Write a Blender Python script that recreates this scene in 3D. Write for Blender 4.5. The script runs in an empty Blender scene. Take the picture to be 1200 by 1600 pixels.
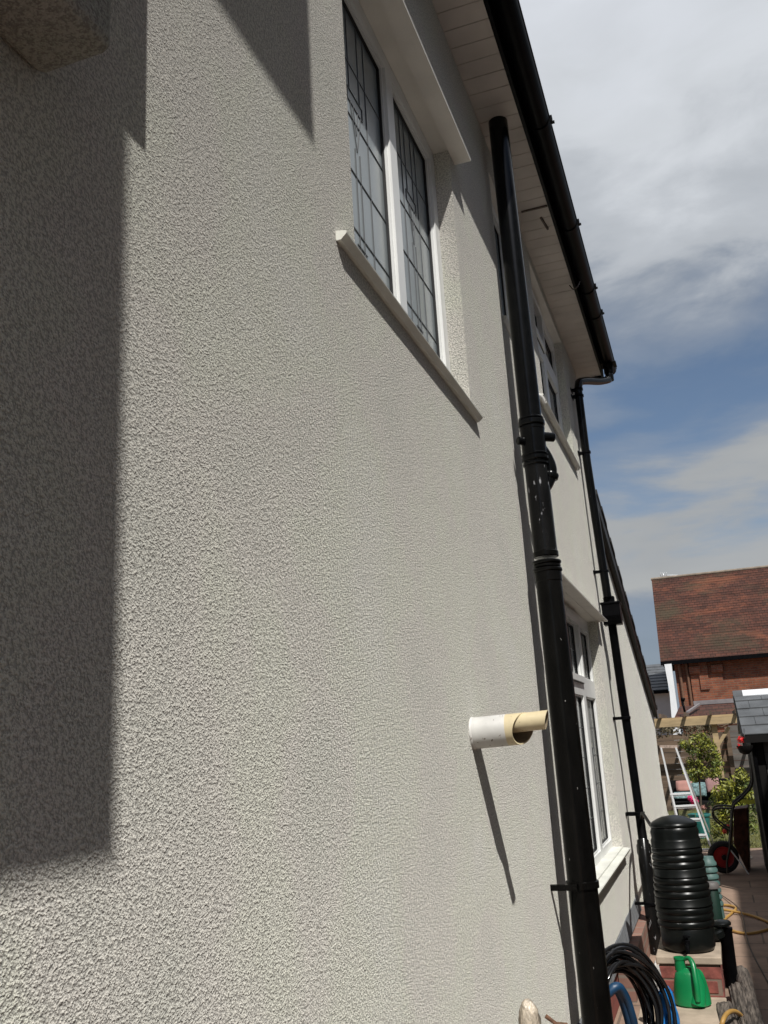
import bpy, bmesh, math, random
from mathutils import Vector, Matrix
random.seed(7)
S = bpy.context.scene
COL = S.collection
PI = math.pi
# ---------------------------------------------------------------- camera
CAM = Vector((0.75, 0.0, 1.62))
YAW, PITCH, ROLL, FPX = 0.32615865, 0.25584140, -0.05796591, 1410.102
def cam_rows():
    cy, sy = math.cos(YAW), math.sin(YAW); cp, sp = math.cos(PITCH), math.sin(PITCH)
    F = Vector((-sy*cp, cy*cp, sp)); R = Vector((cy, sy, 0)); U = R.cross(F)
    cr, sr = math.cos(ROLL), math.sin(ROLL)
    return R*cr+U*sr, U*cr-R*sr, F
CR, CU, CF = cam_rows()
cd = bpy.data.cameras.new("camera"); cam = bpy.data.objects.new("camera", cd); COL.objects.link(cam)
cd.sensor_fit = 'VERTICAL'; cd.sensor_height = 36; cd.lens = 36*FPX/1600; cd.clip_start = 0.02; cd.clip_end = 600
cam.matrix_world = Matrix(((CR.x, CU.x, -CF.x, CAM.x), (CR.y, CU.y, -CF.y, CAM.y), (CR.z, CU.z, -CF.z, CAM.z), (0, 0, 0, 1)))
S.camera = cam
# ---------------------------------------------------------------- light
SUNTO = Vector((0.244, -0.40, 0.60)).normalized()
sd = bpy.data.lights.new("sun", 'SUN'); sd.energy = 5.0; sd.angle = math.radians(0.5); sd.color = (1, .975, .925)
sun = bpy.data.objects.new("sun", sd); COL.objects.link(sun)
sun.rotation_euler = (-SUNTO).to_track_quat('-Z', 'Y').to_euler()
W = bpy.data.worlds.new("World"); S.world = W; W.use_nodes = True
wn, wl = W.node_tree.nodes, W.node_tree.links
wn.clear()
def N(nt, t, **k):
    n = nt.nodes.new(t)
    for a, b in k.items(): setattr(n, a, b)
    return n
wt = W.node_tree
sky = N(wt, 'ShaderNodeTexSky', sky_type='NISHITA', sun_disc=False)
sky.sun_elevation = math.asin(SUNTO.z); sky.sun_rotation = math.atan2(SUNTO.x, SUNTO.y); sky.ozone_density = 2.0
SKYK = 0.085
tc = N(wt, 'ShaderNodeTexCoord')
sx = N(wt, 'ShaderNodeSeparateXYZ'); wl.new(tc.outputs['Generated'], sx.inputs[0])
def wmath(op, a, b=None, c=None, clamp=False):
    m = N(wt, 'ShaderNodeMath', operation=op); m.use_clamp = clamp
    for i, v in enumerate((a, b, c)):
        if v is None: continue
        if isinstance(v, (int, float)): m.inputs[i].default_value = v
        else: wl.new(v, m.inputs[i])
    return m.outputs[0]
# cloud coordinates: direction with the height stretched, so the streaks lie flat near the horizon
cmb = N(wt, 'ShaderNodeCombineXYZ')
wl.new(sx.outputs[0], cmb.inputs[0]); wl.new(sx.outputs[1], cmb.inputs[1]); wl.new(wmath('MULTIPLY', sx.outputs[2], 2.6), cmb.inputs[2])
n1 = N(wt, 'ShaderNodeTexNoise'); n1.inputs['Scale'].default_value = 3.2; n1.inputs['Detail'].default_value = 7; n1.inputs['Roughness'].default_value = .55; n1.inputs['Distortion'].default_value = .35
wl.new(cmb.outputs[0], n1.inputs['Vector'])
n2 = N(wt, 'ShaderNodeTexNoise'); n2.inputs['Scale'].default_value = 9; n2.inputs['Detail'].default_value = 6; n2.inputs['Distortion'].default_value = .5
wl.new(cmb.outputs[0], n2.inputs['Vector'])
el = wmath('ADD', sx.outputs[2], wmath('MULTIPLY', wmath('SUBTRACT', n1.outputs[0], .5), .34))
el = wmath('ADD', el, wmath('MULTIPLY', wmath('SUBTRACT', n2.outputs[0], .5), .09))
# azimuth tilt: the blue gap widens to the right
el = wmath('ADD', el, wmath('MULTIPLY', sx.outputs[0], -0.10))
dens = N(wt, 'ShaderNodeValToRGB'); wl.new(el, dens.inputs[0])
def ramp(n, st, interp='EASE'):
    n.color_ramp.interpolation = interp
    e = n.color_ramp.elements
    while len(e) > 1: e.remove(e[-1])
    e[0].position = st[0][0]; e[0].color = (*st[0][1], 1)
    for p, c in st[1:]:
        x = e.new(p); x.color = (*c, 1)
g = lambda v: (v, v, v)
ramp(dens, [(0.0, g(.85)), (.12, g(.8)), (.17, g(1)), (.235, g(1)), (.285, g(.30)), (.33, g(.12)), (.38, g(.55)), (.45, g(1))])
ccol = N(wt, 'ShaderNodeValToRGB'); wl.new(el, ccol.inputs[0])
ramp(ccol, [(0.0, (.22, .27, .34)), (.12, (.23, .27, .34)), (.18, (.42, .435, .44)), (.27, (.37, .39, .41)), (.34, (.20, .26, .35)), (.41, (.30, .34, .40)), (.47, (.48, .51, .55)), (.56, (.64, .67, .71)), (.68, (.66, .69, .74))])
cvar = wmath('MULTIPLY_ADD', n2.outputs[0], .22, .89)
# the bright bank lies ahead of the camera; the rest of the sky is mostly open
ahead = N(wt, 'ShaderNodeMapRange', interpolation_type='SMOOTHSTEP'); wl.new(sx.outputs[1], ahead.inputs[0])
ahead.inputs[1].default_value = -.1; ahead.inputs[2].default_value = .55; ahead.inputs[3].default_value = 0.10; ahead.inputs[4].default_value = 1
mixf = wmath('MULTIPLY', dens.outputs[0], ahead.outputs[0])
skm = N(wt, 'ShaderNodeMixRGB', blend_type='MULTIPLY'); skm.inputs[0].default_value = 1
wl.new(sky.outputs[0], skm.inputs[1]); skm.inputs[2].default_value = (SKYK, SKYK, SKYK, 1)
clm = N(wt, 'ShaderNodeMixRGB', blend_type='MULTIPLY'); clm.inputs[0].default_value = 1
wl.new(ccol.outputs[0], clm.inputs[1]); wl.new(cvar, clm.inputs[2])
mx = N(wt, 'ShaderNodeMixRGB'); wl.new(mixf, mx.inputs[0]); wl.new(skm.outputs[0], mx.inputs[1]); wl.new(clm.outputs[0], mx.inputs[2])
bg = N(wt, 'ShaderNodeBackground'); bg.inputs[1].default_value = 1.0
wl.new(mx.outputs[0], bg.inputs[0])
wo = N(wt, 'ShaderNodeOutputWorld'); wl.new(bg.outputs[0], wo.inputs[0])
S.view_settings.view_transform = 'Standard'; S.view_settings.look = 'None'; S.view_settings.exposure = 0.0; S.view_settings.gamma = 1
S.view_settings.use_curve_mapping = False
S.render.engine = 'CYCLES'
S.render.resolution_x = 768; S.render.resolution_y = 1024
# ---------------------------------------------------------------- pixel -> world helpers (photo 1200x1600)
def ray(x, y): return CR*((x-600)/FPX) + CU*((800-y)/FPX) + CF
def wx(x, y, X=0.0): d = ray(x, y); return CAM + d*((X-CAM.x)/d.x)
def wy(x, y, Y): d = ray(x, y); return CAM + d*((Y-CAM.y)/d.y)
def wz(x, y, Z=0.0): d = ray(x, y); return CAM + d*((Z-CAM.z)/d.z)
# ---------------------------------------------------------------- materials
def mat(name, col, rough=.6, metal=0., var=.12, vscale=6., bump=0., bscale=60., bdist=.003, spec=.5, coat=0., col2=None, detail=4, stops=(.35, .65), fleck=None, stretch=None):
    m = bpy.data.materials.new(name); m.use_nodes = True
    nt = m.node_tree; nt.nodes.clear()
    o = N(nt, 'ShaderNodeOutputMaterial'); p = N(nt, 'ShaderNodeBsdfPrincipled'); nt.links.new(p.outputs[0], o.inputs[0])
    p.inputs['Roughness'].default_value = rough; p.inputs['Metallic'].default_value = metal
    p.inputs['Specular IOR Level'].default_value = spec; p.inputs['Coat Weight'].default_value = coat
    t = N(nt, 'ShaderNodeTexCoord'); vec = t.outputs['Object']
    if stretch:
        mp = N(nt, 'ShaderNodeMapping'); mp.inputs['Scale'].default_value = stretch; nt.links.new(vec, mp.inputs[0]); vec = mp.outputs[0]
    nz = N(nt, 'ShaderNodeTexNoise'); nz.inputs['Scale'].default_value = vscale; nz.inputs['Detail'].default_value = detail
    nt.links.new(vec, nz.inputs['Vector'])
    r = N(nt, 'ShaderNodeValToRGB'); nt.links.new(nz.outputs[0], r.inputs[0])
    c = Vector(col); a = c*(1-var); b = Vector(col2) if col2 else c*(1+var)
    ramp(r, [(stops[0], tuple(a)), (stops[1], tuple(b))], 'LINEAR')
    out = r.outputs[0]
    if fleck:      # (colour, scale, threshold)
        f = N(nt, 'ShaderNodeTexNoise'); f.inputs['Scale'].default_value = fleck[1]; f.inputs['Detail'].default_value = 5; nt.links.new(vec, f.inputs['Vector'])
        fr = N(nt, 'ShaderNodeValToRGB'); ramp(fr, [(fleck[2], g(0)), (fleck[2]+.04, g(1))], 'LINEAR'); nt.links.new(f.outputs[0], fr.inputs[0])
        mm = N(nt, 'ShaderNodeMixRGB'); nt.links.new(fr.outputs[0], mm.inputs[0]); nt.links.new(out, mm.inputs[1]); mm.inputs[2].default_value = (*fleck[0], 1)
        out = mm.outputs[0]
    nt.links.new(out, p.inputs['Base Color'])
    if bump:
        bz = N(nt, 'ShaderNodeTexNoise'); bz.inputs['Scale'].default_value = bscale; bz.inputs['Detail'].default_value = 3; nt.links.new(vec, bz.inputs['Vector'])
        bn = N(nt, 'ShaderNodeBump'); bn.inputs['Strength'].default_value = bump; bn.inputs['Distance'].default_value = bdist
        nt.links.new(bz.outputs[0], bn.inputs['Height']); nt.links.new(bn.outputs[0], p.inputs['Normal'])
    m['p'] = p.name
    return m
def render_mat(name, col):
    m = bpy.data.materials.new(name); m.use_nodes = True
    nt = m.node_tree; nt.nodes.clear(); L = nt.links.new
    o = N(nt, 'ShaderNodeOutputMaterial'); p = N(nt, 'ShaderNodeBsdfPrincipled'); L(p.outputs[0], o.inputs[0])
    p.inputs['Roughness'].default_value = .85; p.inputs['Specular IOR Level'].default_value = .25; p.inputs['Diffuse Roughness'].default_value = 1.0
    t = N(nt, 'ShaderNodeTexCoord')
    a = N(nt, 'ShaderNodeTexNoise'); a.inputs['Scale'].default_value = 250; a.inputs['Detail'].default_value = 3.5; a.inputs['Roughness'].default_value = .68; a.inputs['Distortion'].default_value = .2
    b = N(nt, 'ShaderNodeTexVoronoi', feature='SMOOTH_F1'); b.inputs['Scale'].default_value = 300; b.inputs['Smoothness'].default_value = .5
    c = N(nt, 'ShaderNodeTexNoise'); c.inputs['Scale'].default_value = 2.2; c.inputs['Detail'].default_value = 5
    for q in (a, b, c): L(t.outputs['Object'], q.inputs['Vector'])
    h1 = N(nt, 'ShaderNodeMath', operation='MULTIPLY_ADD'); L(b.outputs['Distance'], h1.inputs[0]); h1.inputs[1].default_value = -.55; L(a.outputs[0], h1.inputs[2])
    e = N(nt, 'ShaderNodeTexNoise'); e.inputs['Scale'].default_value = 135; e.inputs['Detail'].default_value = 1.5; L(t.outputs['Object'], e.inputs['Vector'])
    h2 = N(nt, 'ShaderNodeMath', operation='MULTIPLY_ADD'); L(e.outputs[0], h2.inputs[0]); h2.inputs[1].default_value = 1.15; L(h1.outputs[0], h2.inputs[2])
    bn = N(nt, 'ShaderNodeBump'); bn.inputs['Strength'].default_value = 1.0; bn.inputs['Distance'].default_value = .0060; p.inputs['Sheen Weight'].default_value = .48 if col[0] > .6 else .1; p.inputs['Sheen Roughness'].default_value = .45; p.inputs['Sheen Tint'].default_value = (1, .97, .88, 1)
    L(h2.outputs[0], bn.inputs['Height']); L(bn.outputs[0], p.inputs['Normal'])
    # pit shade painted into the spray colour along with dirt, and large faint weathering
    r = N(nt, 'ShaderNodeValToRGB'); L(h2.outputs[0], r.inputs[0])
    cc = Vector(col); ramp(r, [(.66, tuple(cc*.60)), (.86, tuple(cc*.94)), (1.06, tuple(cc*1.02))], 'LINEAR')
    r2 = N(nt, 'ShaderNodeValToRGB'); L(c.outputs[0], r2.inputs[0]); ramp(r2, [(.3, (.90, .905, .89)), (.45, (.97, .95, .95)), (.55, (.97, .985, .94)), (.7, (1, 1, 1))], 'LINEAR')
    mm = N(nt, 'ShaderNodeMixRGB', blend_type='MULTIPLY'); mm.inputs[0].default_value = 1; L(r.outputs[0], mm.inputs[1]); L(r2.outputs[0], mm.inputs[2])
    L(mm.outputs[0], p.inputs['Base Color'])
    return m
def brick_mat(name, c1, c2, mortar, axes=(0, 2), bw=.225, bh=.075, mw=.010, rough=.85, patch=None, bumpd=.004, offset=.5):
    m = bpy.data.materials.new(name); m.use_nodes = True
    nt = m.node_tree; nt.nodes.clear(); L = nt.links.new
    o = N(nt, 'ShaderNodeOutputMaterial'); p = N(nt, 'ShaderNodeBsdfPrincipled'); L(p.outputs[0], o.inputs[0])
    p.inputs['Roughness'].default_value = rough; p.inputs['Specular IOR Level'].default_value = .3
    t = N(nt, 'ShaderNodeTexCoord'); s = N(nt, 'ShaderNodeSeparateXYZ'); L(t.outputs['Object'], s.inputs[0])
    cb = N(nt, 'ShaderNodeCombineXYZ'); L(s.outputs[axes[0]], cb.inputs[0]); L(s.outputs[axes[1]], cb.inputs[1])
    b = N(nt, 'ShaderNodeTexBrick'); L(cb.outputs[0], b.inputs['Vector'])
    b.inputs['Scale'].default_value = 1; b.inputs['Brick Width'].default_value = bw; b.inputs['Row Height'].default_value = bh; b.inputs['Mortar Size'].default_value = mw; b.offset = offset
    b.inputs['Color1'].default_value = (*c1, 1); b.inputs['Color2'].default_value = (*c2, 1); b.inputs['Mortar'].default_value = (*mortar, 1)
    nz = N(nt, 'ShaderNodeTexNoise'); nz.inputs['Scale'].default_value = 2.3; nz.inputs['Detail'].default_value = 8; nz.inputs['Roughness'].default_value = .7; L(t.outputs['Object'], nz.inputs['Vector'])
    r = N(nt, 'ShaderNodeValToRGB'); L(nz.outputs[0], r.inputs[0]); ramp(r, [(.3, g(.6)), (.7, g(1.25))], 'LINEAR')
    mm = N(nt, 'ShaderNodeMixRGB', blend_type='MULTIPLY'); mm.inputs[0].default_value = 1; L(b.outputs[0], mm.inputs[1]); L(r.outputs[0], mm.inputs[2])
    L(mm.outputs[0], p.inputs['Base Color'])
    bn = N(nt, 'ShaderNodeBump'); bn.inputs['Distance'].default_value = bumpd; bn.inputs['Strength'].default_value = .8; bn.invert = True
    L(b.outputs['Fac'], bn.inputs['Height']); L(bn.outputs[0], p.inputs['Normal'])
    return m
M = {}
M['render'] = render_mat('cream spray render', (.815, .80, .74))
M['smooth'] = mat('smooth cream paint', (.76, .73, .67), .6, var=.05, bump=.3, bscale=150)
M['upvc'] = mat('white window plastic', (.72, .725, .71), .3, var=.04, spec=.5)
M['sill'] = mat('cream painted sill', (.66, .66, .60), .55, var=.08, bump=.3, bscale=90)
M['gasket'] = mat('black rubber', (.01, .01, .011), .5)
M['lead'] = mat('lead strip', (.095, .10, .105), .6)
M['glass'] = mat('obscured window glass', (.235, .265, .275), .22, var=.10, vscale=2.5, spec=.6, bump=.15, bscale=90, bdist=.001)
M['darkglass'] = mat('dark window glass', (.085, .09, .09), .12, var=.4, vscale=2, spec=.7)
M['curtain'] = mat('net curtained glass', (.20, .20, .185), .25, var=.35, vscale=5, spec=.6, stretch=(1, 6, .2))
M['soffit'] = mat('grubby cream soffit boards', (.60, .55, .50), .6, var=.13, vscale=3, detail=6)
M['black'] = mat('black gutter plastic', (.003, .003, .0035), .4, var=.3, spec=.06, vscale=12)
M['pipe'] = mat('black pipe plastic', (.003, .0033, .0036), .20, var=.3, vscale=20, spec=.24, fleck=((.30, .30, .29), 45, .755), bump=.08, bscale=30)
M['castiron'] = mat('black painted pipe', (.0035, .0033, .003), .24, var=.35, vscale=18, spec=.20, fleck=((.34, .33, .31), 60, .735), bump=.3, bscale=40, stretch=(1, 1, .45))
M['scuffed'] = mat('scuffed black paint', (.006, .006, .006), .22, var=.4, vscale=14, spec=.3, fleck=((.28, .28, .29), 60, .655), bump=.3, bscale=40, stretch=(1, 1, .28))
M['grey'] = mat('grey brown brackets', (.10, .08, .065), .7, var=.3, vscale=30)  # plain grey brown for the small soffit fittings
M['greybrown'] = mat('dark grey brown board', (.045, .038, .032), .7, var=.2)
M['concrete'] = mat('grey bell bead', (.17, .18, .19), .8, var=.35, vscale=14, bump=.6, bscale=90, fleck=((.42, .43, .42), 60, .66), stretch=(1, 2.6, .6))
M['redpaint'] = brick_mat('red painted brick plinth', (.30, .095, .075), (.26, .08, .065), (.22, .085, .07), axes=(1, 2), mw=.006)
M['tile_main'] = mat('dark roof tile', (.022, .020, .019), .8, var=.3)
M['pvcwhite'] = mat('dirty white pipe', (.55, .54, .515), .5, var=.10, vscale=14, fleck=((.14, .11, .08), 75, .645), bump=.1, bscale=50)
M['pvccream'] = mat('yellowed cream pipe', (.58, .49, .31), .5, var=.12, vscale=12, fleck=((.20, .15, .09), 85, .665), bump=.1, bscale=50)
M['pvcin'] = mat('dirty pipe bore', (.22, .17, .11), .8, var=.3, vscale=20)
M['paving'] = brick_mat('pinkish concrete paving', (.31, .215, .16), (.275, .19, .14), (.16, .12, .09), axes=(0, 1), bw=.6, bh=.45, mw=.008, bumpd=.003)
M['lawn'] = mat('lawn', (.10, .10, .03), .9, var=.4, vscale=9, bump=.6, bscale=80, bdist=.02)
M['grass'] = mat('grass blades', (.13, .13, .03), .7, var=.4, vscale=20)
M['butt'] = mat('black green butt plastic', (.005, .006, .0056), .30, var=.25, vscale=9, spec=.25, bump=.06, bscale=40, fleck=((.06, .06, .055), 30, .74))
M['brickred'] = mat('red brick', (.19, .055, .042), .85, var=.35, vscale=16, bump=.6, bscale=80)
M['mortar'] = mat('mortar', (.17, .12, .09), .9, var=.2)
M['slab'] = mat('stone slab', (.36, .29, .22), .85, var=.2, vscale=8, bump=.4, bscale=60)
M['green'] = mat('green watering can plastic', (.004, .19, .06), .32, var=.15, vscale=6, spec=.5)
M['hose'] = mat('glossy black pipe coil', (.010, .010, .0105), .18, var=.3, spec=.6)
M['yellow'] = mat('orange yellow hose', (.40, .23, .06), .5, var=.12)
M['cable'] = mat('thin brown cable', (.04, .028, .02), .6)
M['blue'] = mat('blue plastic', (.006, .042, .10), .45, var=.3, vscale=12)
M['tarp'] = mat('blue tarpaulin', (.012, .15, .42), .4, var=.3, vscale=15, bump=.5, bscale=60)
M['film'] = mat('crumpled clear plastic', (.55, .53, .50), .18, var=.35, vscale=30, bump=.6, bscale=60, bdist=.01)
M['bag'] = mat('beige wrapped plastic', (.50, .43, .34), .2, var=.35, vscale=45, bump=1, bscale=60, bdist=.015, stretch=(1, 1, .4))
M['rust'] = mat('rusty metal', (.14, .07, .04), .8, var=.4, vscale=60, bump=.6, bscale=150)
M['log'] = mat('weathered timber', (.062, .047, .037), .9, var=.6, vscale=60, bump=1, bscale=90, bdist=.02, stretch=(1, .10, 1), col2=(.17, .14, .115))
M['pine'] = mat('new softwood', (.36, .265, .145), .7, var=.18, vscale=12, stretch=(.3, 1, 1.6))
M['oldwood'] = mat('weathered fence boards', (.12, .082, .055), .9, var=.35, vscale=7, stretch=(.15, 1, 1.5))
M['greywood'] = mat('grey fence boards', (.11, .10, .09), .9, var=.3, vscale=7, stretch=(.15, 1, 1.5))
M['alu'] = mat('aluminium', (.72, .73, .74), .4, metal=.15, var=.06)
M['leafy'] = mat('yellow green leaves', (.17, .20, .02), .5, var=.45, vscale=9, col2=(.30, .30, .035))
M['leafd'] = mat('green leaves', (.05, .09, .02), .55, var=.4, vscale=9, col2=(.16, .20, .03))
M['bark'] = mat('bark', (.07, .05, .035), .9, var=.3)
M['teal'] = mat('teal glazed pot', (.02, .14, .13), .35, var=.2)
M['teallid'] = mat('pale teal plastic', (.07, .13, .12), .5, var=.15)
M['cteal'] = mat('teal patterned cushion', (.12, .19, .19), .9, var=.5, vscale=30)
M['cpink'] = mat('pink cushion', (.34, .17, .14), .9, var=.12)
M['cmauve'] = mat('dusky mauve cushion', (.27, .15, .14), .9, var=.15)
M['fpink'] = mat('pink petals', (.62, .03, .15), .6, var=.3, vscale=40)
M['fred'] = mat('red petals', (.55, .008, .008), .6, var=.3, vscale=40)
M['rubber'] = mat('tyre rubber', (.012, .012, .012), .8)
M['redmetal'] = mat('red wheel rim', (.25, .01, .008), .45, var=.2)
M['barrow'] = mat('rust brown barrow tray', (.13, .055, .035), .6, var=.4, vscale=14)
M['tube'] = mat('black tube', (.012, .010, .009), .35)
M['slate'] = mat('grey slates', (.085, .09, .095), .55, var=.22, vscale=5, bump=.3, bscale=60)
M['leadroll'] = mat('bright ridge flashing', (.62, .64, .66), .5, var=.05)
M['shedwood'] = mat('dark grey shed boards', (.07, .068, .066), .7, var=.25, stretch=(.2, 1, 1))
M['blackwood'] = mat('black stained timber', (.006, .0055, .005), .7, spec=.2)
M['brickhouse'] = brick_mat('orange red brick', (.25, .085, .042), (.17, .055, .032), (.18, .11, .075), axes=(0, 2), mw=.010)
def roof_mat():
    m = brick_mat('brown clay tiles', (.098, .036, .023), (.058, .025, .018), (.022, .013, .009), axes=(0, 2), bw=.17, bh=.094, mw=.006, bumpd=.006)
    nt = m.node_tree; L = nt.links.new; p = [n for n in nt.nodes if n.type == 'BSDF_PRINCIPLED'][0]; src = p.inputs['Base Color'].links[0].from_socket
    t = N(nt, 'ShaderNodeTexCoord')
    def blot(src, loc, sc, scale, lo, hi, col, amt=1.0, det=10, rough=.72):
        mp = N(nt, 'ShaderNodeMapping'); L(t.outputs['Object'], mp.inputs[0]); mp.inputs['Scale'].default_value = sc; mp.inputs['Location'].default_value = loc
        z = N(nt, 'ShaderNodeTexNoise'); z.inputs['Scale'].default_value = scale; z.inputs['Detail'].default_value = det; z.inputs['Roughness'].default_value = rough; z.inputs['Distortion'].default_value = .3; L(mp.outputs[0], z.inputs['Vector'])
        r = N(nt, 'ShaderNodeValToRGB'); ramp(r, [(lo, g(0)), (hi, g(amt))], 'LINEAR'); L(z.outputs[0], r.inputs[0])
        mm = N(nt, 'ShaderNodeMixRGB'); L(r.outputs[0], mm.inputs[0]); L(src, mm.inputs[1]); mm.inputs[2].default_value = (*col, 1); return mm.outputs[0]
    o = blot(src, (9.4, 0, 2.2), (.8, 1, 1.5), .62, .50, .66, (.055, .045, .026), .8)
    o = blot(o, (3.1, 0, 7.7), (.6, 1, 1.7), .8, .555, .64, (.19, .065, .034), .6)
    o = blot(o, (1.1, 0, 4.7), (1.5, 1, 5), 2.4, .60, .70, (.14, .075, .055), .7)
    L(o, p.inputs['Base Color']); return m
M['clay'] = roof_mat()
M['ridge'] = mat('pale ridge tiles', (.20, .16, .12), .8, var=.2)
M['leadflash'] = mat('lead flashing', (.20, .18, .18), .6, var=.15)
M['wallwhite'] = mat('pale grey rendered wall', (.52, .53, .52), .8, var=.05)
M['barge'] = mat('white gable board', (.72, .74, .74), .6, var=.04)
# ---------------------------------------------------------------- mesh builder
class MB:
    def __init__(s): s.v = []; s.f = []; s.m = []; s.sm = []
    def add(s, vs, fs, mi=0, smooth=False):
        b = len(s.v); s.v += [Vector(v) for v in vs]
        for f in fs: s.f.append([b+i for i in f]); s.m.append(mi); s.sm.append(smooth)
    def box(s, x0, x1, y0, y1, z0, z1, mi=0):
        x0, x1 = min(x0, x1), max(x0, x1); y0, y1 = min(y0, y1), max(y0, y1); z0, z1 = min(z0, z1), max(z0, z1)
        s.add([(x, y, z) for x in (x0, x1) for y in (y0, y1) for z in (z0, z1)],
              [(0, 1, 3, 2), (4, 6, 7, 5), (0, 4, 5, 1), (2, 3, 7, 6), (0, 2, 6, 4), (1, 5, 7, 3)], mi)
        return s
    def bar(s, p, q, w, h, up=(0, 0, 1), mi=0):
        p, q = Vector(p), Vector(q); d = (q-p).normalized(); u = Vector(up)
        if abs(d.dot(u)) > .99: u = Vector((1, 0, 0))
        a = d.cross(u).normalized()*(w/2); b = d.cross(a).normalized()*(h/2)
        s.add([p-a-b, p+a-b, p+a+b, p-a+b, q-a-b, q+a-b, q+a+b, q-a+b],
              [(0, 3, 2, 1), (4, 5, 6, 7), (0, 1, 5, 4), (1, 2, 6, 5), (2, 3, 7, 6), (3, 0, 4, 7)], mi)
        return s
    def prism(s, poly, axis, a, b, mi=0):   # poly in the two remaining axes, in order
        n = len(poly); o = [i for i in range(3) if i != axis]; vs = []
        for t in (a, b):
            for q in poly:
                v = [0, 0, 0]; v[axis] = t; v[o[0]] = q[0]; v[o[1]] = q[1]; vs.append(v)
        fs = [tuple(range(n))[::-1], tuple(range(n, 2*n))]+[(i, (i+1) % n, n+(i+1) % n, n+i) for i in range(n)]
        s.add(vs, fs, mi); return s
    def tube(s, pts, r, n=12, mi=0, caps=True, closed=False):
        pts = [Vector(p) for p in pts]; k = len(pts)
        rs = r if isinstance(r, (list, tuple)) else [r]*k
        ref = None; vs = []
        for i in range(k):
            if closed: d = (pts[(i+1) % k]-pts[i-1]).normalized()
            else: d = (pts[min(i+1, k-1)]-pts[max(i-1, 0)]).normalized()
            if ref is None: ref = d.orthogonal().normalized()
            ref = (ref-d*ref.dot(d)).normalized(); b = d.cross(ref)
            for j in range(n):
                a = 2*PI*j/n; vs.append(pts[i]+(ref*math.cos(a)+b*math.sin(a))*rs[i])
        fs = []
        for i in range(k if closed else k-1):
            i2 = (i+1) % k
            for j in range(n): fs.append((i*n+j, i*n+(j+1) % n, i2*n+(j+1) % n, i2*n+j))
        s.add(vs, fs, mi, True)
        if caps and not closed: s.add(vs[:n], [tuple(range(n))[::-1]], mi); s.add(vs[-n:], [tuple(range(n))], mi)
        return s
    def lathe(s, base, prof, n=32, axis=(0, 0, 1), mi=0, sx=1., sy=1., smooth=True):   # prof: (radius, height along axis)
        base = Vector(base); d = Vector(axis).normalized()
        if abs(d.z) > .999: e1, e2 = Vector((1, 0, 0)), Vector((0, 1, 0))
        else: e1 = d.orthogonal().normalized(); e2 = d.cross(e1)
        vs = [base+d*h+(e1*math.cos(2*PI*j/n)*sx+e2*math.sin(2*PI*j/n)*sy)*r for r, h in prof for j in range(n)]
        fs = [(i*n+j, i*n+(j+1) % n, (i+1)*n+(j+1) % n, (i+1)*n+j) for i in range(len(prof)-1) for j in range(n)]
        s.add(vs, fs, mi, smooth)
        s.add(vs[:n], [tuple(range(n))[::-1]], mi); s.add(vs[-n:], [tuple(range(n))], mi)
        return s
    def build(s, name, mats, parent=None, loc=None, sharp=40, bevel=0):
        root = parent
        while root is not None and root.parent is not None: root = root.parent
        off = Vector(root.location) if root is not None else (Vector(loc) if loc is not None else Vector((0, 0, 0)))
        me = bpy.data.meshes.new(name); me.from_pydata([tuple(v-off) for v in s.v], [], s.f)
        ml = mats if isinstance(mats, (list, tuple)) else [mats]
        for m in ml: me.materials.append(M[m] if isinstance(m, str) else m)
        me.polygons.foreach_set('material_index', s.m); me.polygons.foreach_set('use_smooth', s.sm)
        me.update()
        bm = bmesh.new(); bm.from_mesh(me); bmesh.ops.remove_doubles(bm, verts=bm.verts, dist=1e-6) if any(s.sm) else None
        bmesh.ops.recalc_face_normals(bm, faces=bm.faces)
        if any(s.sm):
            for e in bm.edges:
                if len(e.link_faces) == 2 and e.calc_face_angle(0) > math.radians(sharp): e.smooth = False
        bm.to_mesh(me); bm.free()
        o = bpy.data.objects.new(name, me); COL.objects.link(o)
        if parent is not None: o.parent = parent
        else: o.location = off
        if bevel:
            b = o.modifiers.new('bevel', 'BEVEL'); b.width = bevel; b.segments = 2; b.limit_method = 'ANGLE'
        return o
def tag(o, label=None, cat=None, group=None, kind=None):
    if label: o['label'] = label
    if cat: o['category'] = cat
    if group: o['group'] = group
    if kind: o['kind'] = kind
    return o
def empty(name, loc, label, cat, group=None):
    o = bpy.data.objects.new(name, None); o.location = loc; o.empty_display_size = .1; COL.objects.link(o)
    return tag(o, label, cat, group)
# ---------------------------------------------------------------- ground
b = MB(); b.box(-60, 60, -40, 140, -.3, 0); tag(b.build('paving', 'paving'), kind='structure')
b = MB(); b.box(-4, 2.6, 14.2, 24, -.02, .006); tag(b.build('lawn', 'lawn'), kind='structure')
b = MB()
for i in range(5200):
    x = random.uniform(-.1, 1.5); y = random.uniform(14.2, 18.5); a = random.uniform(0, PI); h = random.uniform(.02, .055); w = .006
    dx, dy = math.cos(a)*w, math.sin(a)*w; lx, ly = random.uniform(-.015, .015), random.uniform(-.015, .015)
    b.add([(x-dx, y-dy, .004), (x+dx, y+dy, .004), (x+lx, y+ly, h)], [(0, 1, 2)])
tag(b.build('grass', 'grass'), 'short yellow green grass growing on the small lawn behind the ladder', 'grass', kind='stuff')
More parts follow.
